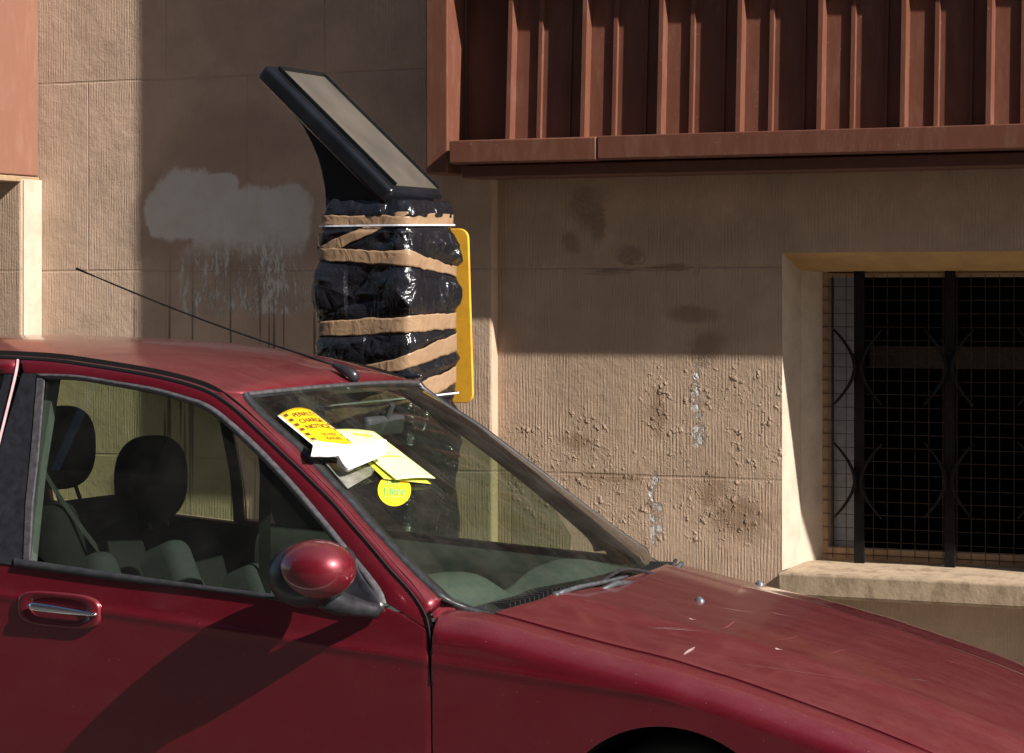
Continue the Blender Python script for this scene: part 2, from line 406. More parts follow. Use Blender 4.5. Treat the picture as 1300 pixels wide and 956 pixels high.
def glass(name, tint, dirt=.03, streak=False, side=False):
    m = NT(name); p = m.pos(); n = m.n; l = m.l
    tr = n.new('ShaderNodeBsdfTransparent'); tr.inputs[0].default_value = c4(*tint)
    gl = n.new('ShaderNodeBsdfGlossy'); gl.inputs['Roughness'].default_value = .012; gl.inputs[0].default_value = (1, 1, 1, 1)
    fr = n.new('ShaderNodeFresnel'); bf = n.new('ShaderNodeNewGeometry').outputs['Backfacing']; l.new(m.math('SUBTRACT', 1.5, m.math('MULTIPLY', bf, 1.5 - 1 / 1.5)), fr.inputs[0])
    mx = n.new('ShaderNodeMixShader'); l.new(m.math('MULTIPLY', fr.outputs[0], (.85 if streak else 1.1), clamp=True), mx.inputs[0]); l.new(tr.outputs[0], mx.inputs[1]); l.new(gl.outputs[0], mx.inputs[2])
    df = n.new('ShaderNodeBsdfDiffuse'); df.inputs[0].default_value = c4(.6, .58, .53)
    k = m.map(m.noise(p, 7, 6, .7), .35, .8, dirt * .2, dirt)
    sp = m.math('MULTIPLY', m.map(m.voro(p, 60, 'F1'), .02, .06, 1, 0), m.map(m.noise(p, 9, 2), .45, .6, 0, .10)); k = m.math('ADD', k, sp)
    if streak:
        x, y, z = m.xyz(p)
        v1 = m.math('ADD', y, m.math('MULTIPLY', x, .12))                    # pale streaks down the glass
        st = m.map(m.noise(m.vec(v1, 0, m.math('MULTIPLY', x, .15)), 9, 4, .7), .56, .74, 0, .085)
        k = m.math('ADD', k, m.math('MULTIPLY', st, m.map(m.noise(p, 2.5, 3), .4, .6, .2, 1)))
    m2 = n.new('ShaderNodeMixShader'); l.new(k, m2.inputs[0]); l.new(mx.outputs[0], m2.inputs[1]); l.new(df.outputs[0], m2.inputs[2])
    l.new(m2.outputs[0], m.out.inputs[0]); return m.m
M['glass'] = glass('side window glass', (.56, .65, .53), .014)
M['wglass'] = glass('windscreen glass', (.62, .72, .59), .03, True)

# ------------------------------------------------------------ ground, road, pavement
def plane(name, x0, x1, y0, y1, z, mat, kind='structure', label=None):
    o = O(name, [(x0, y0, z), (x1, y0, z), (x1, y1, z), (x0, y1, z)], [(0, 1, 2, 3)], mat); o['kind'] = kind; return o
plane('ground', -200, 200, -200, 200, -.02, M['asphalt'])
plane('road', -60, 60, -4.6, 7.62, 0, M['asphalt'])
MB().box(-60, 60, 7.78, 9.36, -.02, .12).O('pavement', M['paving'])['kind'] = 'structure'
MB().box(-60, 60, 7.62, 7.776, -.02, .124).O('kerb', M['kerb'], bev=.015)['kind'] = 'structure'
MB().box(-60, 60, -4.78, -4.62, -.02, .124).O('far_kerb', M['kerb'], bev=.015)['kind'] = 'structure'
MB().box(-60, 60, -8.98, -4.782, -.02, .12).O('far_pavement', M['paving'])['kind'] = 'structure'
plane('parking_line', -60, 60, 5.30, 5.38, .005, M['line'])

# ------------------------------------------------------------ the building behind the car
bld = thing('concrete_building', (-3.5, 9.3, .12), 'tan concrete building with brown ribbed steel cladding and a barred window', 'building')
def gridwall(name, x0, x1, w, z0, z1, mat, holes=()):
    mb = MB()
    xs = sorted(set([x0, x1] + [h[0] for h in holes] + [h[1] for h in holes])); zs = sorted(set([z0, z1] + [h[2] for h in holes] + [h[3] for h in holes]))
    for i in range(len(xs) - 1):
        for j in range(len(zs) - 1):
            cx, cz = (xs[i] + xs[i + 1]) / 2, (zs[j] + zs[j + 1]) / 2
            if any(h[0] < cx < h[1] and h[2] < cz < h[3] for h in holes): continue
            mb.add([(xs[i], w, zs[j]), (xs[i + 1], w, zs[j]), (xs[i + 1], w, zs[j + 1]), (xs[i], w, zs[j + 1])], [(0, 1, 2, 3)])
    return mb.O(name, mat, bld)
WR, WLF = 9.3, 9.527
xpil0 = onw(566, 300, WR).x; xpil1 = onw(625, 300, 9.25).x
WX0 = onw(993, 500, WR).x; WX1 = WX0 + 1.75; WZ0, WZ1 = onw(993, 724, WR).z, 1.843
gridwall('wall', xpil1, 12, WR, .1, 8, M['wall_right'], [(WX0, WX1, WZ0, WZ1)])
gridwall('recessed_wall', -16, xpil1, WLF, .1, 8, M['wall_left'])
MB().box(xpil0, xpil1, 9.25, WLF - .003, .1, onw(600, 226, 9.25).z + .1).O('pilaster', M['wall'], bld, bev=.012)
# left block + left cladding box
xl = onw(52, 300, WLF).x
MB().box(-16, xl + .002, 9.38, WLF - .003, .1, 2.205).O('left_block', M['wall'], bld, bev=.015)
O('block_reveal', [(xl + .006, 9.388, .1), (xl + .006, WLF - .002, .1), (xl + .006, WLF - .002, 2.2), (xl + .006, 9.388, 2.2)], [(0, 1, 2, 3)], M['cream'], bld)
zl = onw(52, 224, WLF).z
MB().box(-16, xl - .01, 9.20, WLF - .003, zl, 6).O('left_cladding_box', M['sunlit'], bld, bev=.006)
MB().box(xl - .5, xl - .004, 9.21, WLF - .004, zl - .03, zl - .004).O('box_drip_edge', M['wood'], bld, bev=.004)
# main cladding: posts, bottom rail, ribbed sheet, header
xp0 = onw(540, 100, 9.10).x; xp1 = onw(568, 100, 9.10).x
zpb = onw(555, 221, 9.10).z
MB().box(xp0, xp1, 9.10, 9.52, zpb, 6).O('corner_post', M['brown'], bld, bev=.008)
xf0 = onw(570, 190, 9.03).x; zft = onw(935, 168, 9.03).z; zfb = onw(935, 199, 9.03).z
xj = onw(757, 190, 9.03).x
MB().box(xf0, xj - .002, 9.03, 9.2, zfb, zft).O('bottom_rail', M['brown'], bld, bev=.006)
MB().box(xj + .002, 12, 9.03, 9.2, zfb + .002, zft + .002).O('bottom_rail', M['brown'], bld, bev=.006)
zs2 = onw(935, 222, 9.3).z
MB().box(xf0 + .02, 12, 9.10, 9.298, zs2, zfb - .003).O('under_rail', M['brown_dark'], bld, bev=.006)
zh = 3.11
MB().box(xp1 + .01, 12, 9.07, 9.2, zh, zh + .3).O('top_rail', M['brown'], bld, bev=.006)
# ribbed sheet profile along u
rib_px = [645, 738, 832, 935, 1035, 1145, 1253, 1363, 1475]
us = [onw(px, 100, 9.16).x for px in rib_px]; du = (us[6] - us[0]) / 6
u = us[0]; prof = []; WS = 9.215
prof.append((us[0] - .001, WS)); k = 0
lines = []
while u < 8:
    lines += [(u, WS), (u + .002, WS - .050), (u + .020, WS - .050), (u + .021, WS - .002),           # main rib
              (u + .118, WS), (u + .120, WS - .014), (u + .136, WS - .014), (u + .138, WS), (u + .25, WS), (u + .252, WS - .008), (u + .262, WS - .008), (u + .264, WS)]
    u += du
rows = []
for z, dw in ((zft - .02, -.035), (2.9, 0), (3.3, .01), (6, .01)):
    rows.append([Vector((a, b + dw, z)) for a, b in lines])
v, f = grid(rows)
O('ribbed_cladding', v, f, M['brown'], bld, solid=.002)
MB().box(onw(592, 100, 9.26).x, us[0] + .02, 9.26, 9.27, zft - .02, 6).O('flat_panel', M['brown_dark'], bld)
# window reveal
WB = 9.52; zl2 = onw(1020, 344, WB).z; WF = 9.62
xb = onw(1044, 500, WF).x
o = O('left_reveal', [(WX0, WR, WZ0), (WX0 + .002, WB, WZ0), (WX0 + .002, WB, WZ1), (WX0, WR, WZ1)], [(0, 1, 2, 3)], M['cream'], bld)
o = O('inner_reveal', [(WX0 + .002, WB, WZ0), (xb, WF, WZ0), (xb, WF, WZ1), (WX0 + .002, WB, WZ1)], [(0, 1, 2, 3)], M['cream'], bld)
O('right_reveal', [(WX1, WR, WZ0), (WX1, WF, WZ0), (WX1, WF, WZ1), (WX1, WR, WZ1)], [(0, 1, 2, 3)], M['cream'], bld)
O('lintel_soffit', [(WX0, WR, WZ1), (WX1, WR, WZ1), (WX1, WB, zl2), (WX0, WB, zl2), (WX0, WF + .1, zl2 - .006), (WX1, WF + .1, zl2 - .006)], [(0, 1, 2, 3), (3, 2, 5, 4)], M['bounce_lit'], bld)
# sill
mb = MB(); xs0 = onw(986, 730, 9.22).x; zst = onw(1150, 735, 9.22).z; zsb = onw(1150, 766, 9.22).z
mb.prism([(xs0, zsb), (12, zsb), (12, zst), (xs0, zst)], 9.22, WF + .1)
o = mb.O('window_sill', M['sill'], bld, bev=.012)
for vv in o.data.vertices:
    if vv.co.y + base(o).y > 9.4 and vv.co.z + base(o).z > zst - .01: vv.co.z += .02
zst2 = zst + .02
win = MB()
zt = onw(1150, 352, WF).z
win.box(xb - .002, xb + .022, WF, WF + .05, zst2 - .01, zl2); win.box(xb + .022, WX1, WF, WF + .05, zt, zl2 - .007)
win.box(xb + .022, WX1, WF, WF + .05, zst2 - .01, zst2 + .045)
window = win.O('window', M['wood'], bld, bev=.003)
MB().box(xb + .03, onw(1084, 500, WF + .05).x, WF + .052, WF + .06, WZ0, WZ1).O('pale_board', M['pale_panel'], window)
mb = MB(); Y0 = WF + .12
mb.add([(xb - .3, 11.5, .1), (WX1 + .3, 11.5, .1), (WX1 + .3, 11.5, 2.4), (xb - .3, 11.5, 2.4), (xb - .3, Y0 + .3, .1), (WX1 + .3, Y0 + .3, .1), (WX1 + .3, Y0 + .3, 2.4), (xb - .3, Y0 + .3, 2.4)],
       [(0, 1, 2, 3), (0, 4, 5, 1), (3, 2, 6, 7), (0, 3, 7, 4), (1, 5, 6, 2)])
mb.O('dark_room', M['black_void'], bld)
MB().box(xb + .1, WX1, WF + .3, WF + .34, onw(1200, 467, WF + .3).z, onw(1200, 440, WF + .3).z).O('inner_rail', M['rust'], window)
# welded mesh
mb = MB(); z = zst2 + .02; wm = WF - .004; r = .0013
while z < zt: mb.box(xb + .004, WX1, wm - r, wm + r, z - r, z + r); z += .0525
z1 = zst2 + .045
x = xb + .045
while x < WX1: mb.box(x - r, x + r, wm - .004 - r, wm - .004 + r, zst2 + .005, zt + .01); x += .0555
mb.O('wire_mesh', M['rust'], window)
# security bars with scrolls
wbar = WF - .06
for px in (1091, 1206, 1326, 1450):
    xx = onw(px, 500, wbar).x
    if xx > WX1 - .05: continue
    bar = MB().box(xx - .021, xx + .021, wbar - .005, wbar + .005, zst2 - .006, zl2 + .02).O('security_bar', M['iron'], window, bev=.002)
    for yc in (466, 610):
        zc_ = onw(px, yc, wbar).z
        for sg in (-1, 1):
            pts = []
            for k in range(13):
                t = -1 + 2 * k / 12
                pts.append((xx + sg * (.012 + .085 * abs(t) ** 1.7), wbar - .018, zc_ + .145 * t))
            MB().tube(rs(pts, 24), [.0045 + .004 * (1 - abs(-1 + 2 * k / 23)) for k in range(24)], 6).O('scroll', M['iron'], bar, smooth=True)
# ------------------------------------------------------------ the opposite side of the street (behind the camera)
opp = thing('stone_building', (0, -9, .12), 'long pale stone building with rows of dark windows across the street', 'building')
M['stone'] = wall_mat('opposite stone', (.32, .27, .22), .3)
holes = [(x, x + 1.3, z, z + 1.9) for x in range(-28, 29, 3) for z in (1.2, 4.6, 8.0, 11.4, 14.8)]
old = bld; bld = opp
gridwall('facade', -32, 32, -9, .1, 18, M['stone'], holes)
M['pane'] = simple('dark window pane', (.02, .022, .025), .08)
wp0 = None
for h in holes:
    if wp0 is None:
        wp0 = O('window', [(0, -9.15, 0), (1.3, -9.15, 0), (1.3, -9.15, 1.9), (0, -9.15, 1.9)], [(0, 1, 2, 3)], M['pane'], opp, loc=(0, -9.15, 0)); b0 = wp0; o_ = wp0
    else:
        o_ = wp0.copy(); C.objects.link(o_)
    o_.location = (h[0], -.15, h[2] - .12)
MB().box(-32, 32, -9.5, -8.7, 18.002, 18.4).O('cornice', M['sill'], opp, bev=.03)
bld = old

# ------------------------------------------------------------ wrapped ticket machine on the pavement
mc = thing('ticket_machine', (-4.24, 7.95, .12), 'parking ticket machine wrapped in shiny black plastic and brown tape with a tilted solar panel', 'ticket machine')
M['wrap'] = (lambda m: (lambda p: m.set(c4(.010, .010, .013), m.map(m.noise(p, 20, 4), .3, .7, .07, .15), 0,
     m.bump(m.math('ADD', m.noise(m.scale(p, (1.3, 1.3, .8)), 16, 3, .5, 1.5), m.math('MULTIPLY', m.noise(m.scale(p, (1, 1, 2)), 42, 3, .55, 1.5), .30)), 1, .008), spec=.6))(m.pos(True)))(NT('black polythene'))
M['tape'] = (lambda m: (lambda p: m.set(m.mix(m.map(m.noise(m.scale(p, (1, 1, 2)), 9, 4, .6), .3, .75), c4(.31, .20, .122), c4(.24, .15, .088)), .34, 0, m.bump(m.noise(m.scale(p, (1, 1, .8)), 22, 3, .5, 1.0), 1, .005), spec=.5))(m.pos(True)))(NT('brown parcel tape'))
M['hood'] = simple('glossy black plastic', (.009, .010, .013), .16, var=.3, sc=8)
M['solar'] = (lambda m: (lambda p: m.set(m.mix(m.map(m.noise(m.scale(p, (1, 1.6, 1)), 4, 4, .6), .25, .8), c4(.120, .106, .088), c4(.072, .064, .054)), .42, .0, m.bump(m.noise(p, 300, 2), .3, .001), 1, .5, .22))(m.pos(True)))(NT('dusty solar panel'))
M['yellow'] = (lambda m: (lambda p: m.set(m.mix(m.map(m.noise(p, 25, 5, .7), .4, .8), c4(.72, .38, .035), c4(.55, .28, .03)), .35, 0, None, .3))(m.pos(True)))(NT('yellow plate'))
M['tie'] = simple('white cable tie', (.75, .78, .85), .3)
u0, u1, w0m, w1m = onw(398, 400, 7.75).x, onw(520, 400, 7.75).x, 7.75, 8.14
ucm, wcm = (u0 + u1) / 2, (w0m + w1m) / 2; hu, hw = (u1 - u0) / 2, (w1m - w0m) / 2
ztop = onw(520, 270, 7.75).z; zneck = onw(520, 289, 7.75).z
def zat(px, py, w=7.75): return onw(px, py, w).z
# tape bands: (z at front left A, z at front right corner B, z at right back C) for lower and upper edge
def tri(a, b, c, wc=8.14): return (onw(a[0], a[1], 7.75).z, onw(b[0], b[1], 7.75).z, onw(c[0], c[1], wc).z)
bands = [(tri((412, 287), (520, 287), (563, 286)), tri((412, 274), (520, 273), (563, 272))),
         (tri((402, 332), (520, 272), (586, 250)), tri((402, 316), (520, 262), (586, 240))),
         (tri((401, 329), (518, 338), (586, 352)), tri((401, 315), (518, 318), (586, 342))),
         (tri((404, 427), (518, 423), (586, 415)), tri((404, 408), (518, 402), (586, 395))),
         (tri((404, 497), (518, 467), (586, 443)), tri((404, 482), (518, 449), (586, 421))),
         (tri((404, 545), (518, 512), (586, 486)), tri((404, 525), (518, 490), (586, 464)))]
def peri(s):      # s in [0,4): front(0..1) right(1..2) back(2..3) left(3..4), rounded box
    c = .16
    a = {0: (-1, -1), 1: (1, -1), 2: (1, 1), 3: (-1, 1)}
    k = int(s) % 4; t = s - int(s)
    p, q_ = Vector(a[k]), Vector(a[(k + 1) % 4])
    pt = p.lerp(q_, t)
    # superellipse rounding
    L = (abs(pt.x) ** 9 + abs(pt.y) ** 9) ** (1 / 9)
    pt = pt / L
    n = Vector((math.copysign(abs(pt.x) ** 8, pt.x), math.copysign(abs(pt.y) ** 8, pt.y))).normalized()
    return pt, n
def bz(tr, s):
    A, B, Cc = tr; D = (A + Cc) / 2
    k = int(s) % 4; t = s - int(s); seq = [A, B, Cc, D, A]
    return seq[k] + (seq[k + 1] - seq[k]) * t
def body(s, z, extra=0.0, wr=1.0, fold=None):
    pt, n = peri(s)
    sc = 1.0
    if z > zneck - .015: sc = .955 if z > zneck else 1 - .045 * (z - zneck + .015) / .015
    pinch = 1.0
    for lo, hi in bands:
        m_ = (bz(lo, s) + bz(hi, s)) / 2; hw_ = abs(bz(hi, s) - bz(lo, s)) / 2
        d = abs(z - m_) - hw_
        pinch = min(pinch, max(0.0, min(1.0, d / .045)))
    P = Vector((ucm + pt.x * hu * sc, wcm + pt.y * hw * sc, z))
    q_ = Vector((P.x * 1.1, P.y * 1.1, P.z * .8))
    f1 = noise.noise(q_ * 7 + Vector((3, 1, 5)));  f2 = 1 - abs(noise.noise(q_ * 15 + Vector((f1 * 2, 0, f1))) * 2.0)
    f3 = 1 - abs(noise.noise(q_ * 34 + Vector((f2, 9, 2))) * 2)
    qv = Vector((P.x * 1.3 + P.z * .35, P.y * 1.3, P.z * .5))
    g1 = noise.noise(qv * 6.5 + Vector((f1 * 1.5, 4, 8))); g2_ = 1 - abs(noise.noise(qv * 10 + Vector((g1, 3, f1))) * 2.0)
    d = .020 * (.35 + f1) * pinch * wr
    d += .022 * math.exp(-((z - 1.665) / .10) ** 2) * min(1.0, pinch * 1.3) * (1 if pt.x < -.3 else .3)
    if fold is not None: d += fold * min(1.0, pinch * 1.6)
    if z < .55: d *= .3
    d += .0008 * noise.noise(q_ * 30)
    return P + Vector((n.x, n.y, 0)) * (d + extra)
NS, NZ = 360, 520
# pulled creases in the plastic: sharp folds along short random lines, most of them fanning out from the tape
rs_ = np.random.RandomState(11); PER = 1.52
SS, ZZ = np.meshgrid(np.arange(NS) / NS * PER, .13 + (ztop - .13) * np.arange(NZ + 1) / NZ)
FOLD = np.zeros_like(SS)
for k in range(330):
    cs = rs_.rand() * PER; cz = 1.05 + rs_.rand() * (ztop - 1.05) if k < 260 else .15 + rs_.rand() * .9
    big = rs_.rand() < .3
    ang = rs_.normal(math.pi / 2, .55) if rs_.rand() < .7 else rs_.normal(0, .35)
    L_ = (.10 + .10 * rs_.rand()) if big else (.03 + .06 * rs_.rand()); w_ = (.016 + .014 * rs_.rand()) if big else (.006 + .006 * rs_.rand()); h_ = rs_.choice([-1, 1], p=[.4, .6]) * w_ * (.62 + .35 * rs_.rand())
    ds = (SS - cs + PER / 2) % PER - PER / 2; dz_ = ZZ - cz
    al = ds * math.cos(ang) + dz_ * math.sin(ang); ac = -ds * math.sin(ang) + dz_ * math.cos(ang) + 1.6 * al * al * rs_.uniform(-1, 1)
    FOLD += h_ * np.exp(-np.abs(ac) / w_) * np.clip(1 - (al / L_) ** 2, 0, 1)
rows = []
for i in range(NZ + 1):
    z = .13 + (ztop - .13) * i / NZ
    rows.append([body(4 * j / NS, z, fold=float(FOLD[i, j])) for j in range(NS)])
v, f = grid(rows, True); f.append(tuple(NZ * NS + j for j in range(NS)))
O('wrapped_body', v, f, M['wrap'], mc, smooth=True)
for lo, hi in bands:
    rows = []
    for i in range(9):
        row = []
        for j in range(NS):
            s = 4 * j / NS
            z = bz(lo, s) + (bz(hi, s) - bz(lo, s)) * (i / 8); z += .010 * noise.noise(Vector((s * 3, i * .12, lo[0] * 9))) + .003 * noise.noise(Vector((s * 14, i * .3, lo[0] * 5)))
            z = min(z, ztop + .004)
            row.append(body(s, z, .0045 + .0015 * math.sin(s * 9 + lo[0] * 20)))
        rows.append(row)
    v, f = grid(rows, True); O('tape_band', v, f, M['tape'], mc, smooth=True, solid=.001)
for y_ in ((410, 287, 520, 285.5, 563, 286), (404, 517, 520, 505, 587, 498)):
    tr = tri((y_[0], y_[1]), (y_[2], y_[3]), (y_[4], y_[5]))
    rows = []
    pts = [body(4 * j / 80, bz(tr, 4 * j / 80), .010, .5) for j in range(80)]
    rows = [[p + Vector((0, 0, dz)) for p in pts] for dz in (-.0028, .0028)]
    v, f = grid(rows, True); O('cable_tie', v, f, M['tie'], mc, solid=.0015)
# hood and panel
PW = 7.78; PB = 8.16
g = lambda px, py, w=PW: (onw(px, py, w).x, onw(px, py, w).z)
slab = [g(327, 98), g(341, 81), g(503, 243), g(489, 263)]
MB().prism(slab, PW - .02, PB + .0).O('solar_hood', M['hood'], mc, bev=.018)
neck = [g(336, 106), g(352, 124), g(367, 142), g(382, 160), g(393, 181), g(401, 200), g(406, 218), g(410, 240), g(411, 262), g(412, 274), g(503, 276), g(505, 262), g(486, 246)]
MB().prism(neck, PW + .012, PB - .03).O('neck', M['hood'], mc, bev=.012)
top2, top3 = Vector((slab[1][0], 0, slab[1][1])), Vector((slab[2][0], 0, slab[2][1]))
ax = (top3 - top2).normalized(); up = Vector((-ax.z, 0, ax.x))
if up.z < 0: up = -up
L = (top3 - top2).length
def onpan(a, w, h): return top2 + ax * a + up * h + Vector((0, w, 0))
mb = MB()
a0, a1 = .035, L - .03; h = .004
wa, wb = PW + .035, PB - .03
mb.add([onpan(a0, wa, h), onpan(a1, wa, h), onpan(a1, wb, h), onpan(a0, wb, h)], [(0, 1, 2, 3)])
mb.O('solar_panel', M['solar'], mc, solid=.003, offset=1)
mb = MB()
for (aa, ab, wc_, wd_) in ((a0 - .012, a0, wa - .006, wb + .006), (a0, a1, wb + .001, wb + .008), (a0, a1, wa - .006, wa - .001)):
    mb.add([onpan(aa, wc_, .004), onpan(ab, wc_, .004), onpan(ab, wd_, .004), onpan(aa, wd_, .004), onpan(aa, wc_, .013), onpan(ab, wc_, .013), onpan(ab, wd_, .013), onpan(aa, wd_, .013)],
           [(0, 3, 2, 1), (4, 5, 6, 7), (0, 1, 5, 4), (1, 2, 6, 5), (2, 3, 7, 6), (3, 0, 4, 7)])
mb.O('panel_frame', M['hood'], mc)
# crumpled collar of plastic where the hood meets the wrap
rows = []
for i in range(26):
    z = ztop - .008 + .055 * i / 25; row = []
    for j in range(NS):
        s = 4 * j / NS; pt, n = peri(s)
        q_ = Vector((pt.x * 2, pt.y * 2, z * 9)); d = .010 * noise.noise(q_ * 1.6) + .005 * noise.noise(q_ * 3.5)
        tz = z + .014 * noise.noise(Vector((pt.x * 3, pt.y * 3, 7))) * (i / 25)
        k = .955 - .10 * (i / 25) ** 2
        row.append(Vector((ucm + .005 + pt.x * (hu * k + d), wcm + pt.y * (hw * k + d), tz)))
    rows.append(row)
v, f = grid(rows, True); f.append(tuple(25 * NS + j for j in range(NS))); O('plastic_collar', v, f, M['wrap'], mc, smooth=True)
# yellow plate behind the body
def rrect(x0, x1, z0, z1, r, n=6):
    pts = []
    for cx, cz, a in ((x1 - r, z1 - r, 0), (x0 + r, z1 - r, 90), (x0 + r, z0 + r, 180), (x1 - r, z0 + r, 270)):
        for k in range(n + 1): pts.append((cx + r * math.cos(R(a + 90 * k / n)), cz + r * math.sin(R(a + 90 * k / n))))
    return pts
wy = 8.23
A = onw(594, 290, wy); B = onw(600.5, 512, wy)
pr = rrect(ucm - .15, B.x, B.z, A.z, .035)
sh = (A.x - B.x) / (A.z - B.z)
pr = [(p[0] + sh * (p[1] - B.z), p[1]) for p in pr]
o = MB().prism(pr, wy, wy + .012).O('yellow_back_plate', M['yellow'], mc, bev=.003)

# ------------------------------------------------------------ THE CAR
car = thing('parked_car', (-3.6, DC, 0), 'dark red dusty hatchback with notices tucked on its windscreen, parked beside the wall', 'car')
GAP = [(0, 453), (68, 457), (118.5, 464), (169, 472), (205, 479), (240, 488), (268, 498.6), (296.5, 518), (324.7, 543.8), (353, 571), (381, 597.4), (402, 618), (422.6, 638.8), (445, 665), (470, 693.6), (495, 723.7), (520.4, 751.3), (538.8, 779), (544.7, 800), (548, 832), (549, 867)]
gap3 = [ps(*p) for p in GAP]
rear_top = [(-5.55, 1.40), (-5.3, 1.452), (-4.95, 1.49), (-4.7, 1.503)]
rear3 = [Vector((u, sidew(u, z), z)) for u, z in rear_top]
WO = [(49, 474), (98, 476), (147, 483.6), (197, 492), (240, 504), (258.8, 510), (277.6, 521), (306, 544.7), (334, 571), (368, 606.8), (396, 639), (420, 667.6), (445, 698.6), (470, 728.7), (485, 749), (491, 766)]
WI = [(57, 482), (98, 483.5), (147, 491.5), (197, 501), (236, 512), (254, 519), (272, 530), (299, 554), (327, 581), (360, 616), (387, 647), (408, 672), (432, 702), (452, 728), (465, 748), (467, 766)]
BELT_T = [(37, 711), (147, 727), (246, 741), (344, 753.5), (464, 768)]
BELT_B = [(30, 720), (147, 736), (246, 747), (344, 760), (428, 776), (462, 781)]
def side_parts(far):
    F = mir if far else (lambda p: p)
    out = Vector((0, 1 if far else -1, 0)); outn = out
    def mk(name, curves, mat, parent, **k):
        v, f = grid([[F(p) for p in c] for c in curves])
        o = O(name, v, f, mat, parent, **k); orient(o, outn); return o
    # roof rail / A pillar: from gap to windscreen seal
    g_ = rs([ps(*p) for p in GAP[6:18]] , 40)
    s_ = rs([psl(*p) for p in SEALN], 40)
    v, f = grid([[F(p) for p in c] for c in (g_, [a.lerp(b, .5) + Vector((0, -.006, .004)) * math.sin(math.pi * (i_ + .0) / 39) for i_, (a, b) in enumerate(zip(g_, s_))], s_)])
    o = O('windscreen_pillar', v, f, None, car, smooth=True, mats=[M['paint'], M['pillar_trim']], solid=.03); orient(o, Vector((0, outn.y, .4)))
    # door: one mesh = frame band + lower skin
    door = None
    off = .004
    g_ = rs([ps(*p) for p in [(27, 455)] + GAP[1:19]], 60)
    g_ = [p + Vector((0, 0, 0)) for p in g_]
    w_ = rs([ps(*p) for p in [(30, 473)] + WO], 60)
    cen = Vector((-3.6, W0, 1.1))
    g2 = [p + (c - p).normalized() * .005 for p, c in zip(g_, w_)]
    low_top = rs([ps(*p) for p in [(-45, 711)] + BELT_B[:-1] + [(488, 771)]] + [ps(544, 800) + Vector((-.004, 0, 0))], 60)
    rows = []
    NR = 110; du0 = -4.36; bot_z = .27
    xr = ps(549, 867).x - .004
    for i in range(NR + 1):
        row = []
        for j, p in enumerate(low_top):
            jj = j / 59
            z = p.z + (bot_z - p.z) * (i / NR)
            # columns move to plumb quickly
            tx = min(1, (p.z - z) / .15)
            uu = p.x + (du0 + (xr - du0) * jj - p.x) * tx * (.9 + .1 * jj)
            uu = min(uu, xr) if j == 59 and tx >= 1 else uu
            row.append(Vector((uu, sidew(uu, z), z)))
        rows.append(row)
    v1, f1 = grid([[F(p) for p in c] for c in rows])
    v2, f2 = grid([[F(p) for p in c] for c in (g2, w_)])
    mb = MB(); mb.add(v1, f1); mb.add(v2, f2)
    door = mb.O('door', None, car, mats=[M['paint'], M['dark_trim']], solid=.03, smooth=False, bev=0); orient(door, outn)
    for p in door.data.polygons: p.use_smooth = True
    bv = door.modifiers.new('b', 'BEVEL'); bv.width = .003; bv.segments = 2; bv.limit_method = 'ANGLE'; bv.angle_limit = R(50)
    # black gap backing strip
    bk = rs([ps(*p) for p in GAP[:]] , 80); bk = rear3 + bk
    vv = []
    up_ = [p + Vector((0, .018, .018)) for p in bk]; dn_ = [p + Vector((-.012, .018, -.018)) for p in bk]
    mk('door_gap_seal', (up_, dn_), M['gapblack'], car)
    lip = rear3 + rs([ps(*p) for p in GAP], 90)
    mk('gap_line', ([p + Vector((.0, .004, .004)) for p in lip], [p + Vector((.001, -.0030, .0035)) for p in lip], [p + Vector((-.001, -.0030, -.0035)) for p in lip], [p + Vector((0, .004, -.004)) for p in lip]), M['gapblack'], car)
    # window trim
    wi_ = rs([ps(*p) for p in WI], 60); wo_ = rs([ps(*p) for p in WO], 60)
    O_ = Vector((0, -.005, 0)); mid = [a.lerp(b, .5) + Vector((0, -.010, .002)) for a, b in zip(wo_, wi_)]
    mk('window_trim', ([p + Vector((0, .002, 0)) for p in wo_], [a.lerp(b, .22) + Vector((0, -.009, .002)) for a, b in zip(wo_, wi_)], mid, [p + Vector((0, .008, 0)) for p in wi_]), M['plastic'] if far else M['greyseal'], door, smooth=True)
    bt = rs([ps(*p) for p in [(20, 708)] + BELT_T + [(486, 771)]], 50); bb = rs([ps(*p) for p in [(20, 718.5)] + BELT_B[1:]], 50)
    mk('belt_trim', ([p + Vector((0, .012, -.002)) for p in bt], [p + Vector((0, -.008, 0)) for p in bt], [p + Vector((0, -.010, 0)) for p in bb], [p + Vector((0, .004, -.004)) for p in bb]), M['rubber'], door, smooth=True)
    # glass
    poly = [p + Vector((0, .006, 0)) for p in rs([ps(*q) for q in WO[:12]], 30)] + [p + Vector((0, .006, 0)) for p in rs([ps(*q) for q in ((440, 740), (440, 768), (246, 746), (45, 716), (40, 700))], 14, False)]
    o = O('door_window', [F(p) for p in poly], [tuple(range(len(poly)))], M['glass'], door)
    # chrome/grey upright at the rear of the glass and B pillar
    T = lambda l, d: [F(ps(*p) + Vector((0, d, 0))) for p in l]
    up1 = [(49, 474), (57, 482), (49, 580), (42, 640), (38, 716), (31, 716), (34, 640), (42, 560)]
    o = O('window_post_trim', [p + (Vector((.14, 0, 0)) if far else Vector((0, 0, 0))) for p in T(up1, -.006)], [tuple(range(len(up1)))], M['greyseal'], door, solid=.008); orient(o, outn)
    sft = Vector((.14, 0, 0)) if far else Vector((0, 0, 0))
    bpi = [(29, 474), (50, 474), (42, 560), (34, 640), (31, 719), (-28, 712), (-16, 640), (3, 560)]
    o = O('pillar_cover', [p + sft for p in T(bpi, -.003)], [tuple(range(len(bpi)))], M['plastic'], door, solid=.02); orient(o, outn)
    # rear door
    sm = [(26, 456), (22, 480), (1, 566), (-18, 650), (-38, 716)]
    u_r = -5.1
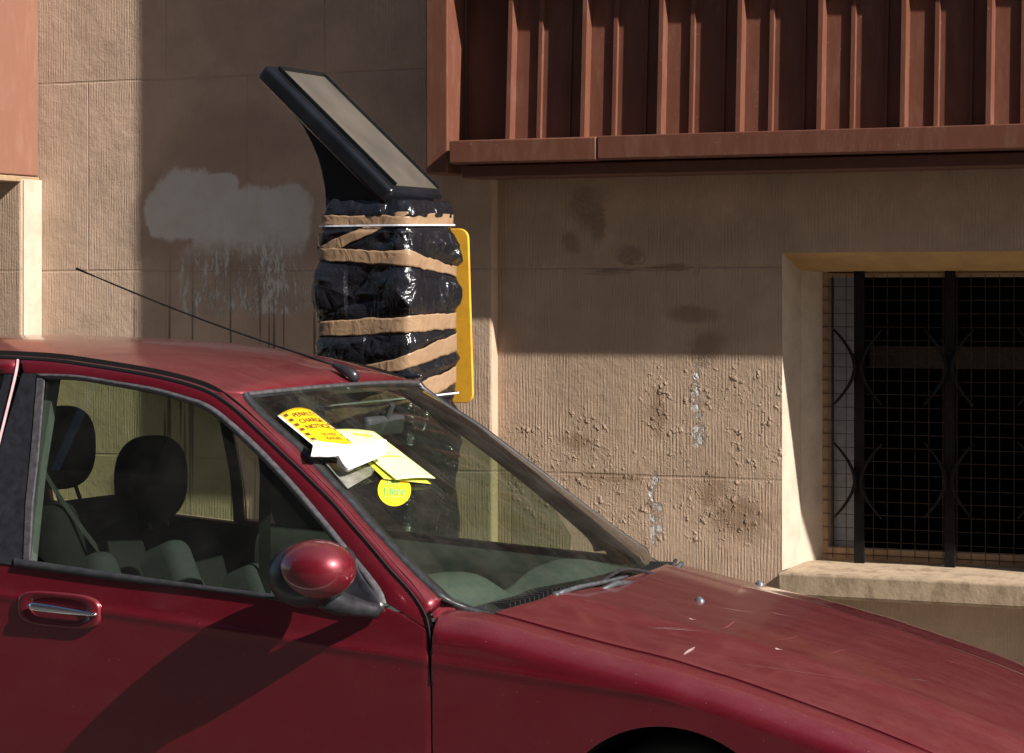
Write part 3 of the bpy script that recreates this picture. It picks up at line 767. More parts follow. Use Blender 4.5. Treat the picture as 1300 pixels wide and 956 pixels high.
    a_ = rs([ps(*p) for p in sm], 30)
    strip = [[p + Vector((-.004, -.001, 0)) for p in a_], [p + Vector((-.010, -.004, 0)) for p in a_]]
    rd = None
    # frame top band, leading frame band, rear band and lower skin
    topo = rs([ps(22, 456), ps(0, 455)] + rear3[::-1][0:3], 20)
    topi = [p + Vector((0, .36 * -.04, -.04)) for p in topo]
    lowt = rs([ps(-43, 718), Vector((-5.15, sidew(-5.15, zb(-5.15) - .01), zb(-5.15) - .01))], 20)
    rows = [[Vector((p.x, sidew(p.x, p.z + (.27 - p.z) * i / 20), p.z + (.27 - p.z) * i / 20)) for p in lowt] for i in range(21)]
    mb = MB(); mb.add(*grid([[F(p) for p in c] for c in rows])); mb.add(*grid([[F(p) for p in c] for c in (topo, topi)]))
    rd = mb.O('rear_door', None, car, mats=[M['paint'], M['dark_trim']], solid=.03); orient(rd, outn)
    for p in rd.data.polygons: p.use_smooth = True
    mk('door_edge', strip, M['sun_edge'], rd, solid=.004)
    gl_t = [p + Vector((0, .006, 0)) for p in topi]; gl_b = [p + Vector((0, .004, .004)) for p in lowt]
    gl_t[0] = ps(17, 478, .006)
    mk('rear_window', (gl_t, gl_b), M['glass'], rd)
    mk('rear_window_frame', ([p + Vector((-.012, .002, 0)) for p in a_], [p + Vector((-.05, .002, 0)) for p in a_]), M['plastic'], rd, solid=.01)
    # rear quarter
    uu0 = -5.16; rows = []
    for i in range(31):
        t = i / 30; z = .3 + (zb(-5.15) - .3) * t if i < 20 else None
    qrows = []
    for k in range(9):
        t = k / 8
        col = []
        for i in range(25):
            zt_ = rear3[1].z if k < 1 else rear3[1].z + (1.40 - rear3[1].z) * t
            z = .3 + (1.44 - .04 * t - .3) * i / 24
            uu = -5.16 - (.52 - .16 * max(0, (z - .95) / .5)) * t
            w = sidew(uu, z) + .10 * t ** 3
            col.append(Vector((uu, w, z)))
        qrows.append(col)
    v, f = grid([[F(p) for p in c] for c in qrows]); o = O('rear_quarter', v, f, None, car, smooth=True, mats=[M['paint'], M['dark_trim']], solid=.03); orient(o, outn)
    # wing
    sp = [onw(552, 774, 5.83), onw(575, 771, 5.85), onw(600, 774, 5.86)] + [onw(*p) for p in BSEAM] + [Vector((-1.8, 5.86, .645)), Vector((-1.55, 5.88, .55)), Vector((-1.36, 5.92, .44))]
    sp[0].x = ps(549, 800).x; 
    seam = rs(sp, 90)
    seam = [p + Vector((0, -.005, -.003)) for p in seam]
    x_rear = ps(549, 867).x
    UC, RW = -2.30, .335
    ww = lambda u_, z_: W0 - .014 + .05 * max(0, .80 - z_) ** 2 - .0035 * math.exp(-((z_ - zc(u_)) / .014) ** 2) * min(1, max(0, (-1.9 - u_) / .4)) + (.35 * (.5 - z_) ** 2 if z_ < .5 else 0)
    rows = []
    for i in range(94):
        row = []
        for j, p in enumerate(seam):
            jj = j / 89
            uu = p.x
            tap = 0
            if uu > -1.75: tap = .30 * ((uu + 1.75) / .4) ** 2
            wS = p.y + tap * .9
            if abs(uu - UC) < RW: zbot = .30 + math.sqrt(RW ** 2 - (uu - UC) ** 2)
            else: zbot = .24
            if i <= 10:
                t = i / 10; a = t * math.pi / 2
                zt_ = p.z - .075
                z = p.z - .075 * (1 - math.cos(a)) ** 1.0
                ws = ww(uu, zt_ ) + tap
                w = wS + (ws - wS) * math.sin(a)
            else:
                t = (i - 10) / 83; z = (p.z - .075) + (zbot - (p.z - .075)) * t; w = ww(uu, z) + tap
            if j == 0: uu = p.x + min(1, (p.z - z) / .06) * (x_rear - p.x)
            row.append(Vector((uu, w, z)))
        rows.append(row)
    v, f = grid([[F(p) for p in c] for c in rows]); o = O('front_wing', v, f, M['paint'], car, smooth=True, solid=.012); orient(o, outn)
    al = [[F(Vector((UC + (RW + .01) * math.cos(math.pi * k / 24), w_, .30 + (RW + .01) * math.sin(math.pi * k / 24)))) for k in range(25)] for w_ in (W0 + .02, W0 + .34)]
    v, f = grid(al); f.append(tuple(25 + k for k in range(25))); O('wheel_arch_liner', v, f, M['gapblack'], car)
    fp = [onw(548.5, 770, 5.806), onw(562, 759, 5.835), onw(592, 773, 5.862), onw(596, 783, 5.866), onw(551, 790, 5.81)]
    O('wing_corner_filler', [F(p) for p in fp], [(0, 1, 2, 3, 4)], M['paint'], car, solid=.004)
    # wheels
    for uc, nm in ((UC, 'wheel'), (-4.92, 'wheel')):
        cw = W0 + .10
        rows = []
        prof = [(.17, .05), (.20, .0), (.27, -.015), (.295, .01), (.30, .05), (.30, .15), (.27, .19)]
        for a in range(40):
            t = 2 * math.pi * a / 40
            rows.append([F(Vector((uc + r_ * math.cos(t), cw + d_, .30 + r_ * math.sin(t)))) for r_, d_ in prof])
        rows.append(rows[0]); v, f = grid(rows); wh = O('wheel', v, f, M['tyre'], car, smooth=True)
        mb = MB(); rows = []
        for a in range(41):
            t = 2 * math.pi * a / 40
            k = 1 if (a % 8) < 5 else .0
            rows.append([F(Vector((uc + r_ * math.cos(t), cw + d_ + (.03 if (.06 < r_ < .15 and not k) else 0), .30 + r_ * math.sin(t)))) for r_, d_ in ((0, .01), (.04, .01), (.07, .02), (.14, .02), (.165, .0), (.175, .03))])
        v, f = grid(rows); mb.add(v, f); mb.O('rim', M['alloy'], wh, smooth=True)
    # interior: door card, sills, B pillar inside
    cu = [-4.30 + 1.36 * k / 20 for k in range(21)]
    mk('door_card', ([Vector((u_, sidew(u_, zb(u_)) + .02, zb(u_) - .012)) for u_ in cu], [Vector((u_, sidew(u_, zb(u_)) + .07, zb(u_) - .006)) for u_ in cu],
                     [Vector((u_, W0 + .10, zb(u_) - .08)) for u_ in cu], [Vector((u_, W0 + .09, .3)) for u_ in cu]), M['dark_trim'], door, smooth=True)
    mk('rear_door_card', ([Vector((u_ - .9, W0 + .03, zb(u_))) for u_ in cu], [Vector((u_ - .9, W0 + .09, .3)) for u_ in cu]), M['dark_trim'], rd)
    ib = [(60, 474), (20, 474), (-30, 640), (-35, 716), (28, 716), (40, 600)]
    o = O('inner_pillar', [F(ps(*p) + Vector((0, .04, 0))) + sft for p in ib], [tuple(range(6))], M['light_trim'], door, solid=.03); orient(o, outn)
    mk('sill_panel', ([Vector((u_, W0 + .05, .29)) for u_ in (-5.0, -2.9)], [Vector((u_, W0 + .10, .16)) for u_ in (-5.0, -2.9)]), M['plastic'], car, solid=.02)
    return door

def psl(px, py): return ps(px, py, .035)
SEALN = [(309, 499.5), (312, 508), (321, 518), (345.4, 541), (371.8, 563.5), (388.7, 580.5), (417, 611), (445, 640), (461.8, 660), (487, 687), (512, 713.6), (537, 738.7), (560.6, 759.7)]
BSEAM = [(628, 777), (666, 787), (705, 798), (777, 817), (850, 835), (905, 852), (953, 867)]
BSEAM = [(p[0], p[1], 5.86) for p in BSEAM]
M['sun_edge'] = simple('door edge in sun', (.55, .35, .38), .4)  # pale colour paints sunlight on the red door's leading edge
near_door = side_parts(False)
far_door = side_parts(True)

# roof
n_roof = 46
near_e = rs(rear3 + [ps(*p) for p in GAP[:7]], n_roof)
near_e.append(psl(310, 498))
cen = rs([(-5.72, DC, 1.455), (-5.3, DC, 1.52), (-4.87, DC, 1.553), (-4.62, DC, 1.558), (-4.2, DC, 1.543), (-3.99, DC, 1.525), (-3.79, DC, 1.497), (-3.66, DC, 1.462)], n_roof)
cen.append(Vector((-3.575, DC, 1.425)))
rows = []
for a, c in zip(near_e, cen):
    b = mir(a); midp = (a + b) / 2; row = []
    for k in range(33):
        s = -1 + 2 * k / 32
        e = a.lerp(b, k / 32); row.append(e + (c - midp) * (1 - abs(s) ** 2.4))
    rows.append(row)
v, f = grid(rows); o = O('roof', v, f, None, car, smooth=True, mats=[M['paint_top'], M['light_trim']], solid=.03); orient(o, Vector((0, 0, 1)))
# windscreen
seal = rs([psl(*p) for p in SEALN], 30)
seal += [onw(579, 769, 5.845), onw(605, 777, 5.865), onw(630, 781, 5.88)]
ns = len(seal); seal = rs(seal, 40)
ctop = Vector((-3.575, DC, 1.425)); cbot = Vector((-2.66, DC, .845))
def wsrow(a, c, n=41):
    b = mir(a); midp = (a + b) / 2
    return [a.lerp(b, k / (n - 1)) + (c - midp) * (1 - abs(-1 + 2 * k / (n - 1)) ** 2.2) for k in range(n)]
rows = []
for i, a in enumerate(seal):
    t = (a.x - seal[0].x) / (seal[-1].x - seal[0].x)
    rows.append(wsrow(a, ctop.lerp(cbot, t) + Vector((.0, 0, .02 * math.sin(math.pi * t)))))
inner = [r[:] for r in rows]
v, f = grid(rows); ws = O('windscreen', v, f, M['wglass'], car, smooth=True)
WSV = [Vector(p) for p in v]; WSF = f; bvh = BVHTree.FromPolygons(WSV, WSF)
def onscreen(px, py, h=0.0):
    d = Vector(ray(px, py)).normalized(); loc, nrm, ix, ds = bvh.ray_cast(Vector((0, 0, EYE)), d)
    if loc is None or (loc - Vector((0, 0, EYE))).length > 12:
        nrm = (rows[16][6] - rows[6][0]).cross(rows[26][0] - rows[6][0]).normalized(); t_ = (rows[16][0] - Vector((0, 0, EYE))).dot(nrm) / d.dot(nrm); loc = Vector((0, 0, EYE)) + d * t_
    if nrm.dot(d) > 0: nrm = -nrm
    return loc + nrm * h
# seal band round the glass
def band(idx_out, lift=.006, wid=.022):
    pass
bo = MB()
def wsn(i, j):
    p = rows[i][j]; q1 = rows[min(i + 1, len(rows) - 1)][j] - rows[max(i - 1, 0)][j]; q2 = rows[i][min(j + 1, 40)] - rows[i][max(j - 1, 0)]
    n = q1.cross(q2); n.normalize(); return n if n.z > 0 else -n
def ribbon(name, edge, inw, mat, wid, lift):
    c0 = []; c1 = []; c2 = []; c3 = []
    for (i, j), (ii, jj) in zip(edge, inw):
        p = rows[i][j]; d = (rows[ii][jj] - p); d.normalize(); n = wsn(i, j)
        c0.append(p - n * .006 - d * .004); c1.append(p + n * lift - d * .001); c2.append(p + d * wid + n * lift * .7); c3.append(p + d * (wid + .001) - n * .002)
    v, f = grid((c0, c1, c2, c3)); O(name, v, f, mat, ws, smooth=True)
nr = len(rows)
ribbon('side_seal', [(i, 0) for i in range(nr)], [(i, 3) for i in range(nr)], M['rubber'], .020, .006)
ribbon('side_seal', [(i, 40) for i in range(nr)], [(i, 37) for i in range(nr)], M['rubber'], .024, .006)
ribbon('top_seal', [(0, j) for j in range(41)], [(3, j) for j in range(41)], M['greyseal'], .008, .004)
# black printed border on the glass
def frit(edge, inw, a, b, nm):
    c0 = []; c1 = []
    for (i, j), (ii, jj) in zip(edge, inw):
        p = rows[i][j]; d = (rows[ii][jj] - p); d.normalize(); n = wsn(i, j); c0.append(p + d * a - n * .002); c1.append(p + d * b - n * .002)
    v, f = grid((c0, c1)); O(nm, v, f, M['plastic'], ws, smooth=True)
frit([(i, 0) for i in range(nr)], [(i, 3) for i in range(nr)], .0, .034, 'printed_border')
frit([(i, 40) for i in range(nr)], [(i, 37) for i in range(nr)], .0, .022, 'printed_border')
frit([(0, j) for j in range(41)], [(3, j) for j in range(41)], .0, .02, 'printed_border')
frit([(nr - 1, j) for j in range(41)], [(nr - 5, j) for j in range(41)], .0, .05, 'printed_border')
# bonnet
bs = rs([onw(*p) for p in BSEAM] + [Vector((-1.8, 5.86, .645)), Vector((-1.55, 5.88, .55)), Vector((-1.36, 5.92, .44))], 60)
rows_b = []
for i, a in enumerate(bs):
    t = i / 59; b = mir(a); midp = (a + b) / 2
    bow = .09 * (1 - t) + .13 * t; cr = .034 - .008 * t
    row = []
    for k in range(65):
        s = -1 + 2 * k / 64
        e = a.lerp(b, k / 64)
        cp = (1 - abs(s) ** 3.2)
        ridge = .006 * math.exp(-((abs(s) - .62 + .12 * t) / .07) ** 2) + .008 * (1 / (1 + math.exp((abs(s) - .60 + .12 * t) / .03)))
        row.append(e + Vector((bow * (1 - s * s), 0, cr * cp + ridge - bow * (1 - s * s) * (.17 + .15 * t))))
    rows_b.append(row)
v, f = grid(rows_b); bon = O('bonnet', v, f, M['paint_top'], car, smooth=True, solid=.006, bev=.002); orient(bon, Vector((0, 0, 1)))
# under-bonnet dark tray
v, f = grid([[p + Vector((0, 0, -.03 - .03 * (k in (0, 64)))) for k, p in enumerate(r_)] for r_ in rows_b[1:]])
O('engine_bay_liner', v, f, M['gapblack'], car)
# nose
rn = rows_b[-1]
rows_n = []
for i in range(14):
    t = i / 13
    rows_n.append([p + Vector((.10 * math.sin(t * math.pi) + .03 * t + (0 if i else .004), 0, -.008 - .36 * t)) for p in rn])
# extend round to the wings
v, f = grid(rows_n); O('front_bumper', v, f, M['paint'], car, smooth=True, solid=.01)
for sg in (-1, 1):
    c = Vector((-1.40, DC + sg * .50, .40)); MB().ell(c, (.13, .13, .07), e=.8).O('headlight', M['chrome'], car, smooth=True)
# tail: hatch
rw = rows_t = []
rr0 = [Vector(p) for p in [a.lerp(mir(a), k / 20) for a in [Vector((-5.56, 6.0, 1.41))] for k in range(21)]]
rows_t = []
for i, (uu, z, w_) in enumerate(((-5.55, 1.44, 5.98), (-5.62, 1.41, 5.97), (-5.70, 1.0, 5.88), (-5.74, .9, 5.87), (-5.74, .5, 5.87), (-5.62, .3, 5.9))):
    rows_t.append([Vector((uu - .08 * (1 - (-1 + k / 8) ** 2), w_ + (2 * DC - 2 * w_) * k / 16, z)) for k in range(17)])
v, f = grid(rows_t[1:3]); tail_g = O('rear_screen', v, f, M['glass'], car, smooth=True)
v, f = grid(rows_t[2:]); O('tailgate', v, f, M['paint'], car, smooth=True, solid=.02)
v, f = grid(rows_t[:2]); O('rear_spoiler', v, f, M['paint'], car, smooth=True, solid=.02)
# cowl
cow = []
for i, (dx, dz) in enumerate(((-.07, .012), (-.03, -.012), (.03, -.03), (.07, -.03))):
    cow.append([p + Vector((dx + .0, 0, dz - .006)) for p in rows_b[0]])
v, f = grid(cow); O('cowl_panel', v, f, M['plastic'], car, smooth=True)
mb = MB()
for k in range(4, 62, 1):
    p = rows_b[0][k] + Vector((-.045, 0, .002)); mb.box(p.x - .02, p.x + .03, p.y - .003, p.y + .003, p.z - .012, p.z + .004)
mb.O('cowl_vents', M['gapblack'], car)
# wipers
def wiper(pts_arm, pts_blade):
    a = [onscreen(*p) for p in pts_arm]; b = [onscreen(*p) for p in pts_blade]
    wp = MB().tube(rs(a, 14), [.008, .008, .007, .007, .006, .006, .006, .006, .005, .005, .005, .005, .004, .004], 8).O('wiper', M['grey_plastic'], car, smooth=True)
    MB().tube(rs(b, 24), .0055, 6).O('blade', M['rubber'], wp, smooth=True)
    MB().ell(a[0], (.012, .012, .009)).O('pivot_cap', M['grey_plastic'], wp, smooth=True)
    return wp
wiper([(702, 763, .02), (728, 757, .03), (760, 750, .03), (790, 741, .025)], [(752, 752, .012), (768, 740, .02), (785, 731.5, .022), (805, 731, .02), (830, 735, .014)])
_on = onscreen
def onscreen(px, py, h=0.0):
    p = _on(px, py, h)
    return p
wf = lambda x_, y_, w_: onw(x_, y_, w_)
wp = MB().tube(rs([wf(838, 736, 6.85), wf(852, 727, 6.93), wf(866, 715, 7.0)], 10), [.012, .012, .011, .010, .009, .009, .008, .008, .008, .007], 8).O('wiper', M['grey_plastic'], car, smooth=True)
MB().tube(rs([wf(815, 742, 6.75), wf(836, 735, 6.85), wf(850, 722, 6.93), wf(858, 711, 6.98)], 20), .0055, 6).O('blade', M['rubber'], wp, smooth=True)
MB().tube([wf(846, 716, 6.98), wf(872, 730, 6.98)], .005, 6).O('linkage', M['grey_plastic'], wp, smooth=True)
MB().tube([onscreen(752, 757, .012), onscreen(775, 752, .03), onscreen(806, 744, .012)], [.004, .009, .005], 8).O('wiper_cover', M['grey_plastic'], car, smooth=True)
# washer nozzles on the bonnet
v, f = grid(rows_b); bb = BVHTree.FromPolygons([Vector(p) for p in v], f)
def onbon(px, py, h=0):
    d = Vector(ray(px, py)).normalized(); loc, nrm, ix, ds = bb.ray_cast(Vector((0, 0, EYE)), d)
    return loc + Vector((0, 0, h)) if loc else None
for px, py in ((888, 763), (964, 742)):
    p = onbon(px, py)
    if p:
        rws = [[p + Vector((r_ * math.cos(2 * math.pi * k / 12) * 1.25, r_ * math.sin(2 * math.pi * k / 12), h_)) for k in range(12)] for r_, h_ in ((.012, -.004), (.011, .003), (.007, .008), (.003, .012), (.0005, .0125))]
        v_, f_ = grid(rws, True); O('washer_nozzle', v_, f_, M['steel'], car, smooth=True)
# scratches and droppings on the bonnet (worn marks in the paint)
M['scr'] = simple('pale scratch', (.40, .27, .26), .6, var=.3, sc=90); M['scr2'] = simple('red scrape', (.26, .07, .07), .6, var=.4, sc=90)
random.seed(3)
def mark(pts, wd, mat):
    P = [onbon(x_, y_, .0012) for x_, y_ in pts]
    if any(p is None for p in P): return None
    P = rs(P, 16); a = []; b = []
    for i, p in enumerate(P):
        d = (P[min(i + 1, 15)] - P[max(i - 1, 0)]).normalized(); s_ = d.cross(Vector((0, 0, 1))); w_ = .62 * wd * math.sin(math.pi * (i + .6) / 16.4) * (1 + .5 * math.sin(i * 3.1 + wd * 900))
        a.append(p + s_ * w_); b.append(p - s_ * w_)
    v, f = grid((a, b)); return (v, f)
mb1, mb2 = MB(), MB()
for pts, wd, k in ((((826, 799), (850, 799), (890, 802)), .004, 1), (((822, 797), (850, 797.5), (880, 799)), .0022, 1), (((912, 800), (922, 797), (934, 788)), .003, 2), (((972, 815), (1000, 812), (1014, 807)), .003, 2), (((1050, 832), (1070, 826), (1095, 824)), .003, 2),
                   (((985, 823), (988, 825), (993, 825)), .010, 1), (((868, 832), (876, 826), (882, 822)), .009, 1), (((872, 842), (880, 839), (886, 837)), .006, 1), (((1138, 795), (1142, 796), (1148, 797)), .004, 1), (((875, 785), (879, 787), (884, 787)), .005, 1),
                   (((900, 838), (990, 850), (1100, 866)), .0012, 1), (((940, 830), (1040, 842), (1130, 861)), .001, 2), (((1150, 862), (1170, 864), (1180, 866)), .004, 1), (((1200, 838), (1212, 842), (1222, 845)), .004, 2), (((1090, 855), (1120, 850), (1170, 846)), .0016, 2),
                   (((918, 772), (938, 776), (955, 778)), .003, 1), (((980, 778), (988, 780), (1000, 782)), .003, 1)):
    r_ = mark(pts, wd, k)
    if r_: (mb1 if k == 1 else mb2).add(*r_)
if mb1.v: mb1.O('paint_scratches', M['scr'], bon)
if mb2.v: mb2.O('paint_scrapes', M['scr2'], bon)
# mirror
mirror = thing('tmp', (0, 0, 0), None, None); bpy.data.objects.remove(mirror)
pb = ps(389, 730, -.165); pr_ = ps(403, 723, -.185)
mh = MB().ell(pb, (.098, .095, .084), 48, 32, .95).O('wing_mirror', M['plastic'], car, smooth=True)
from mathutils import Matrix
mcap = MB().ell(ps(402, 723, -.190), (.106, .093, .0755), 48, 32, .97, Matrix.Rotation(R(-18), 3, 'Z')).O('mirror_cap', M['paint'], mh, smooth=True)
tri_ = [(432, 690), (448, 700), (462, 729), (480, 754), (489, 769), (480, 781), (455, 779), (436, 772), (428, 740)]
tri_ = rs([ps(*p) for p in tri_ + [tri_[0]]], 40)[:-1]
mb = MB(); n_ = len(tri_); c_ = sum(tri_, Vector()) / n_
rw_ = [tri_, [p + (c_ - p) * .05 + Vector((0, -.012, 0)) for p in tri_], [p + (c_ - p) * .16 + Vector((0, -.016, 0)) for p in tri_], [p + (c_ - p) * .6 + Vector((0, -.012, 0)) for p in tri_]]
v, f = grid(rw_, True); f.append(tuple(3 * n_ + k for k in range(n_))); O('mirror_base', v, f, M['plastic'], mh, smooth=True)
MB().tube(rs([ps(478, 776, -.005), ps(455, 772, -.05), ps(432, 766, -.10), ps(408, 756, -.15)], 12), [.020, .021, .022, .024, .026, .028, .03, .032, .034, .034, .034, .03], 14).O('mirror_arm', M['plastic'], mh, smooth=True)
# door handle: raised oval, scooped bowl, chrome grab bar
hc = ps(75.5, 774); hx = (ps(128, 779) - ps(23, 769)) / 2; hz = Vector((0, 0, .047)); hxl = hx.length; hxd = hx / hxl
def hp(a, b, d): return hc + hxd * (a * hxl) + Vector((0, 0, 1)) * b * .047 + Vector((0, d, 0))
rows_h = []
for r_, d_ in ((1.0, .004), (.985, -.007), (.93, -.011), (.80, -.010), (.70, -.005), (.62, .010), (.5, .026), (.3, .034), (.05, .036)):
    row = []
    for k in range(56):
        t = 2 * math.pi * k / 56; ex = .55 if r_ > .7 else .8
        ca = math.copysign(abs(math.cos(t)) ** ex, math.cos(t)); sa = math.copysign(abs(math.sin(t)) ** ex, math.sin(t))
        row.append(hp(ca * r_, sa * r_, d_))
    rows_h.append(row)
v, f = grid(rows_h, True); f.append(tuple(8 * 56 + k for k in range(56)))
hd = O('door_handle', v, f, M['paint'], near_door, smooth=True)
rows_h = []
for i in range(15):
    t = i / 14; a = -.66 + 1.62 * t; b = .12 - .16 * t; hh = (.30 * (1 - .62 * t ** 2)) * (1 if 0 < i < 14 else .5)
    row = []
    for k in range(12):
        s = 2 * math.pi * k / 12
        row.append(hp(a, b + hh * .9 * math.copysign(abs(math.sin(s)) ** .7, math.sin(s)), -.020 + .006 * t + .009 * math.cos(s) * (1 if 0 < i < 14 else .4)))
    rows_h.append(row)
v, f = grid(rows_h, True); f.append(tuple(range(12))); f.append(tuple(14 * 12 + k for k in range(12)))
O('grab_bar', v, f, M['chrome'], hd, smooth=True)
# antenna
ab = onw(440, 473, 6.5); at_ = onw(97, 341, 6.5)
an = MB().tube(rs([ab + Vector((.035, 0, -.02)), ab + Vector((.005, 0, .0)), ab + Vector((-.045, 0, .022))], 8), [.012, .019, .02, .018, .015, .012, .009, .006], 10).O('aerial', M['plastic'], car, smooth=True)
s0 = ab + Vector((-.035, 0, .02)); sg_ = [s0.lerp(at_, k / 12) + Vector((0, 0, -.012 * math.sin(math.pi * k / 12))) for k in range(13)]
MB().tube(sg_, [.0045] * 2 + [.003] * 9 + [.0024, .0042], 6).O('rod', M['iron'], an, smooth=True)
# ------------------------------------------------------------ interior
MB().box(-5.5, -2.7, 5.9, 7.1, .2, .24).O('cabin_floor', M['dark_trim'], car)
MB().box(-5.45, -5.40, 5.95, 7.05, .24, .9).O('boot_panel', M['dark_trim'], car)
MB().box(-5.42, -5.0, 5.97, 7.03, .88, .9).O('parcel_shelf', M['dark_trim'], car)
def rbox(name, c, sz, rx, mat, parent, lean=0, bev=.05, taper=1.0):
    mb = MB().box(-sz[0] / 2, sz[0] / 2, -sz[1] / 2, sz[1] / 2, -sz[2] / 2, sz[2] / 2)
    rot = Matrix.Rotation(R(lean), 3, 'Y')
    vs = []
    for p in mb.v:
        q_ = Vector(p)
        if q_.z > 0: q_.y *= taper
        vs.append(rot @ q_ + Vector(c))
    o = O(name, vs, mb.f, mat, parent, smooth=True)
    b_ = o.modifiers.new('b', 'BEVEL'); b_.width = bev; b_.segments = 5
    return o
def seat(w, hp_, k_=1.0):
    # hp_: centre of the headrest
    b = rbox('seat', (hp_.x + .13, w, hp_.z - .40), (.13, .47, .52), 0, M['seat'], car, -14, .055, .86)
    MB().ell(hp_, (.06 * k_ * k_, .138 * k_, .122 * k_), 32, 20, .78).O('headrest', M['seat'], b, smooth=True)
    for s_ in (-.05, .05): MB().tube([hp_ + Vector((.0, s_, -.08)), hp_ + Vector((.05, s_, -.20))], .006).O('headrest_post', M['steel'], b, smooth=True)
    rbox('seat_cushion', (hp_.x + .45, w, hp_.z - .62), (.55, .46, .16), 0, M['seat_grey'], b, -6, .05)
    for s_ in (-.19, .19):
        rbox('seat_bolster', (hp_.x + .26, w + s_, hp_.z - .47), (.22, .11, .36), 0, M['seat_grey'], b, -24, .045)
        rbox('cushion_bolster', (hp_.x + .48, w + s_, hp_.z - .56), (.46, .09, .14), 0, M['seat_grey'], b, -6, .04)
h1 = onw(78, 568, 6.16); h2 = onw(192, 608, 6.86)
seat(6.16, h1); seat(6.86, h2, 1.14)
rbox('rear_bench', (-5.02, DC, .72), (.16, 1.05, .55), 0, M['seat'], car, -18, .05)
for w_ in (6.2, 6.8): rbox('rear_headrest', (-5.12, w_, 1.03), (.07, .2, .13), 0, M['seat'], car, -8, .035)
# belt
mb = MB(); pts = rs([(-4.36, 5.96, 1.30), (-4.25, 5.98, 1.12), (-4.12, 6.05, .92), (-4.0, 6.12, .78)], 20)
v, f = grid([[p + Vector((0, -.004, -.007)) for p in pts], [p + Vector((0, .004, .007)) for p in pts]]); O('seat_belt', v, f, M['belt'], car)
pts = rs([mir(p) for p in [(-4.19, 5.96, 1.30), (-4.19, 5.98, 1.0), (-4.19, 5.98, .7)]], 10)
v, f = grid([[p + Vector((-.022, 0, 0)) for p in pts], [p + Vector((.022, 0, 0)) for p in pts]]); O('seat_belt', v, f, M['belt'], car)
# dashboard with binnacle hump on the near side
rows_d = []
for i in range(34):
    t = i / 33
    row = []
    for k in range(61):
        s = k / 60; w_ = 5.86 + 1.28 * s
        sN = -1 + 2 * s
        uf = -2.74 + .08 * (1 - sN * sN) - .02
        uu = uf - .03 - .44 * t
        z = .842 + .0 * t
        hump = .085 * math.exp(-((w_ - 6.13) / .17) ** 4) * (1 / (1 + math.exp(-(t - .62) * 22)))
        hump2 = .045 * math.exp(-((w_ - 6.86) / .26) ** 4) * (1 / (1 + math.exp(-(t - .55) * 14)))
        z += hump + hump2 + .012 * math.sin(t * 3.1)
        if t > .9: z -= .14 * ((t - .9) / .1) ** 1.6
        row.append(Vector((uu, w_, z)))
    rows_d.append(row)
rows_d.append([p + Vector((-.02, 0, -.35)) for p in rows_d[-1]])
v, f = grid(rows_d); O('dashboard', v, f, M['dash'], car, smooth=True)
MB().tube([Vector((-2.78, 5.92, .853)), Vector((-2.72, 6.3, .85)), Vector((-2.70, 6.7, .85)), Vector((-2.75, 7.08, .852))], .006).O('demister_trim', M['light_trim'], car, smooth=True)
# steering wheel
cw_ = Vector((-3.34, 6.14, .84)); rot = Matrix.Rotation(R(62), 3, 'Y'); ring = []
pts = [cw_ + rot @ Vector((.175 * math.cos(2 * math.pi * k / 32), .175 * math.sin(2 * math.pi * k / 32), 0)) for k in range(33)]
sw = MB().tube(pts, .013, 8, False).O('steering_wheel', M['dark_trim'], car, smooth=True)
MB().ell(cw_ + Vector((.03, 0, -.02)), (.05, .06, .05)).O('hub', M['dark_trim'], sw, smooth=True)
MB().tube([cw_, cw_ + Vector((.25, 0, -.10))], .03).O('column', M['dark_trim'], sw, smooth=True)
for a in (0, 180): MB().tube([cw_ + Vector((.02, 0, -.02)), cw_ + rot @ Vector((.17 * math.sin(R(a)), .17 * math.cos(R(a)), 0))], .014).O('spoke', M['dark_trim'], sw, smooth=True)
# interior mirror and sun visors
rm = Vector((-3.42, DC - .12, 1.31)); o = rbox('rear_view_mirror', rm, (.03, .22, .06), 0, M['dark_trim'], car, 10, .014)
MB().tube([rm, rm + Vector((.03, 0, .06))], .009).O('mirror_stem', M['dark_trim'], o)
for w_ in (): rbox('sun_visor', (-3.60, w_, 1.405), (.16, .40, .016), 0, M['light_trim'], car, 8, .007)

# ------------------------------------------------------------ papers on the windscreen
def quadmap(TL, TR, BR, BL, hfun=lambda s, t: .01, bulge=None):
    def f_(s, t):                                      # s left->right, t top->bottom
        x0 = TL[0] + (TR[0] - TL[0]) * s; y0 = TL[1] + (TR[1] - TL[1]) * s
        x1 = BL[0] + (BR[0] - BL[0]) * s; y1 = BL[1] + (BR[1] - BL[1]) * s
        x_, y_ = x0 + (x1 - x0) * t, y0 + (y1 - y0) * t
        if bulge: dx_, dy_ = bulge(s, t); x_ += dx_; y_ += dy_
        return onscreen(x_, y_, hfun(s, t))
    return f_
def sheet(name, fm, mat, parent=None, n=14, s0=0, s1=1, t0=0, t1=1, lift=0, solid=.0006, loc=None):
    rows_ = [[fm(s0 + (s1 - s0) * k / n, t0 + (t1 - t0) * i / n) for k in range(n + 1)] for i in range(n + 1)]
    if lift:
        nn = (rows_[0][-1] - rows_[0][0]).cross(rows_[-1][0] - rows_[0][0]).normalized()
        if nn.z < 0: nn = -nn
        rows_ = [[p + nn * lift for p in r_] for r_ in rows_]
    v_, f_ = grid(rows_); return O(name, v_, f_, mat, parent, smooth=True, solid=solid, loc=loc)
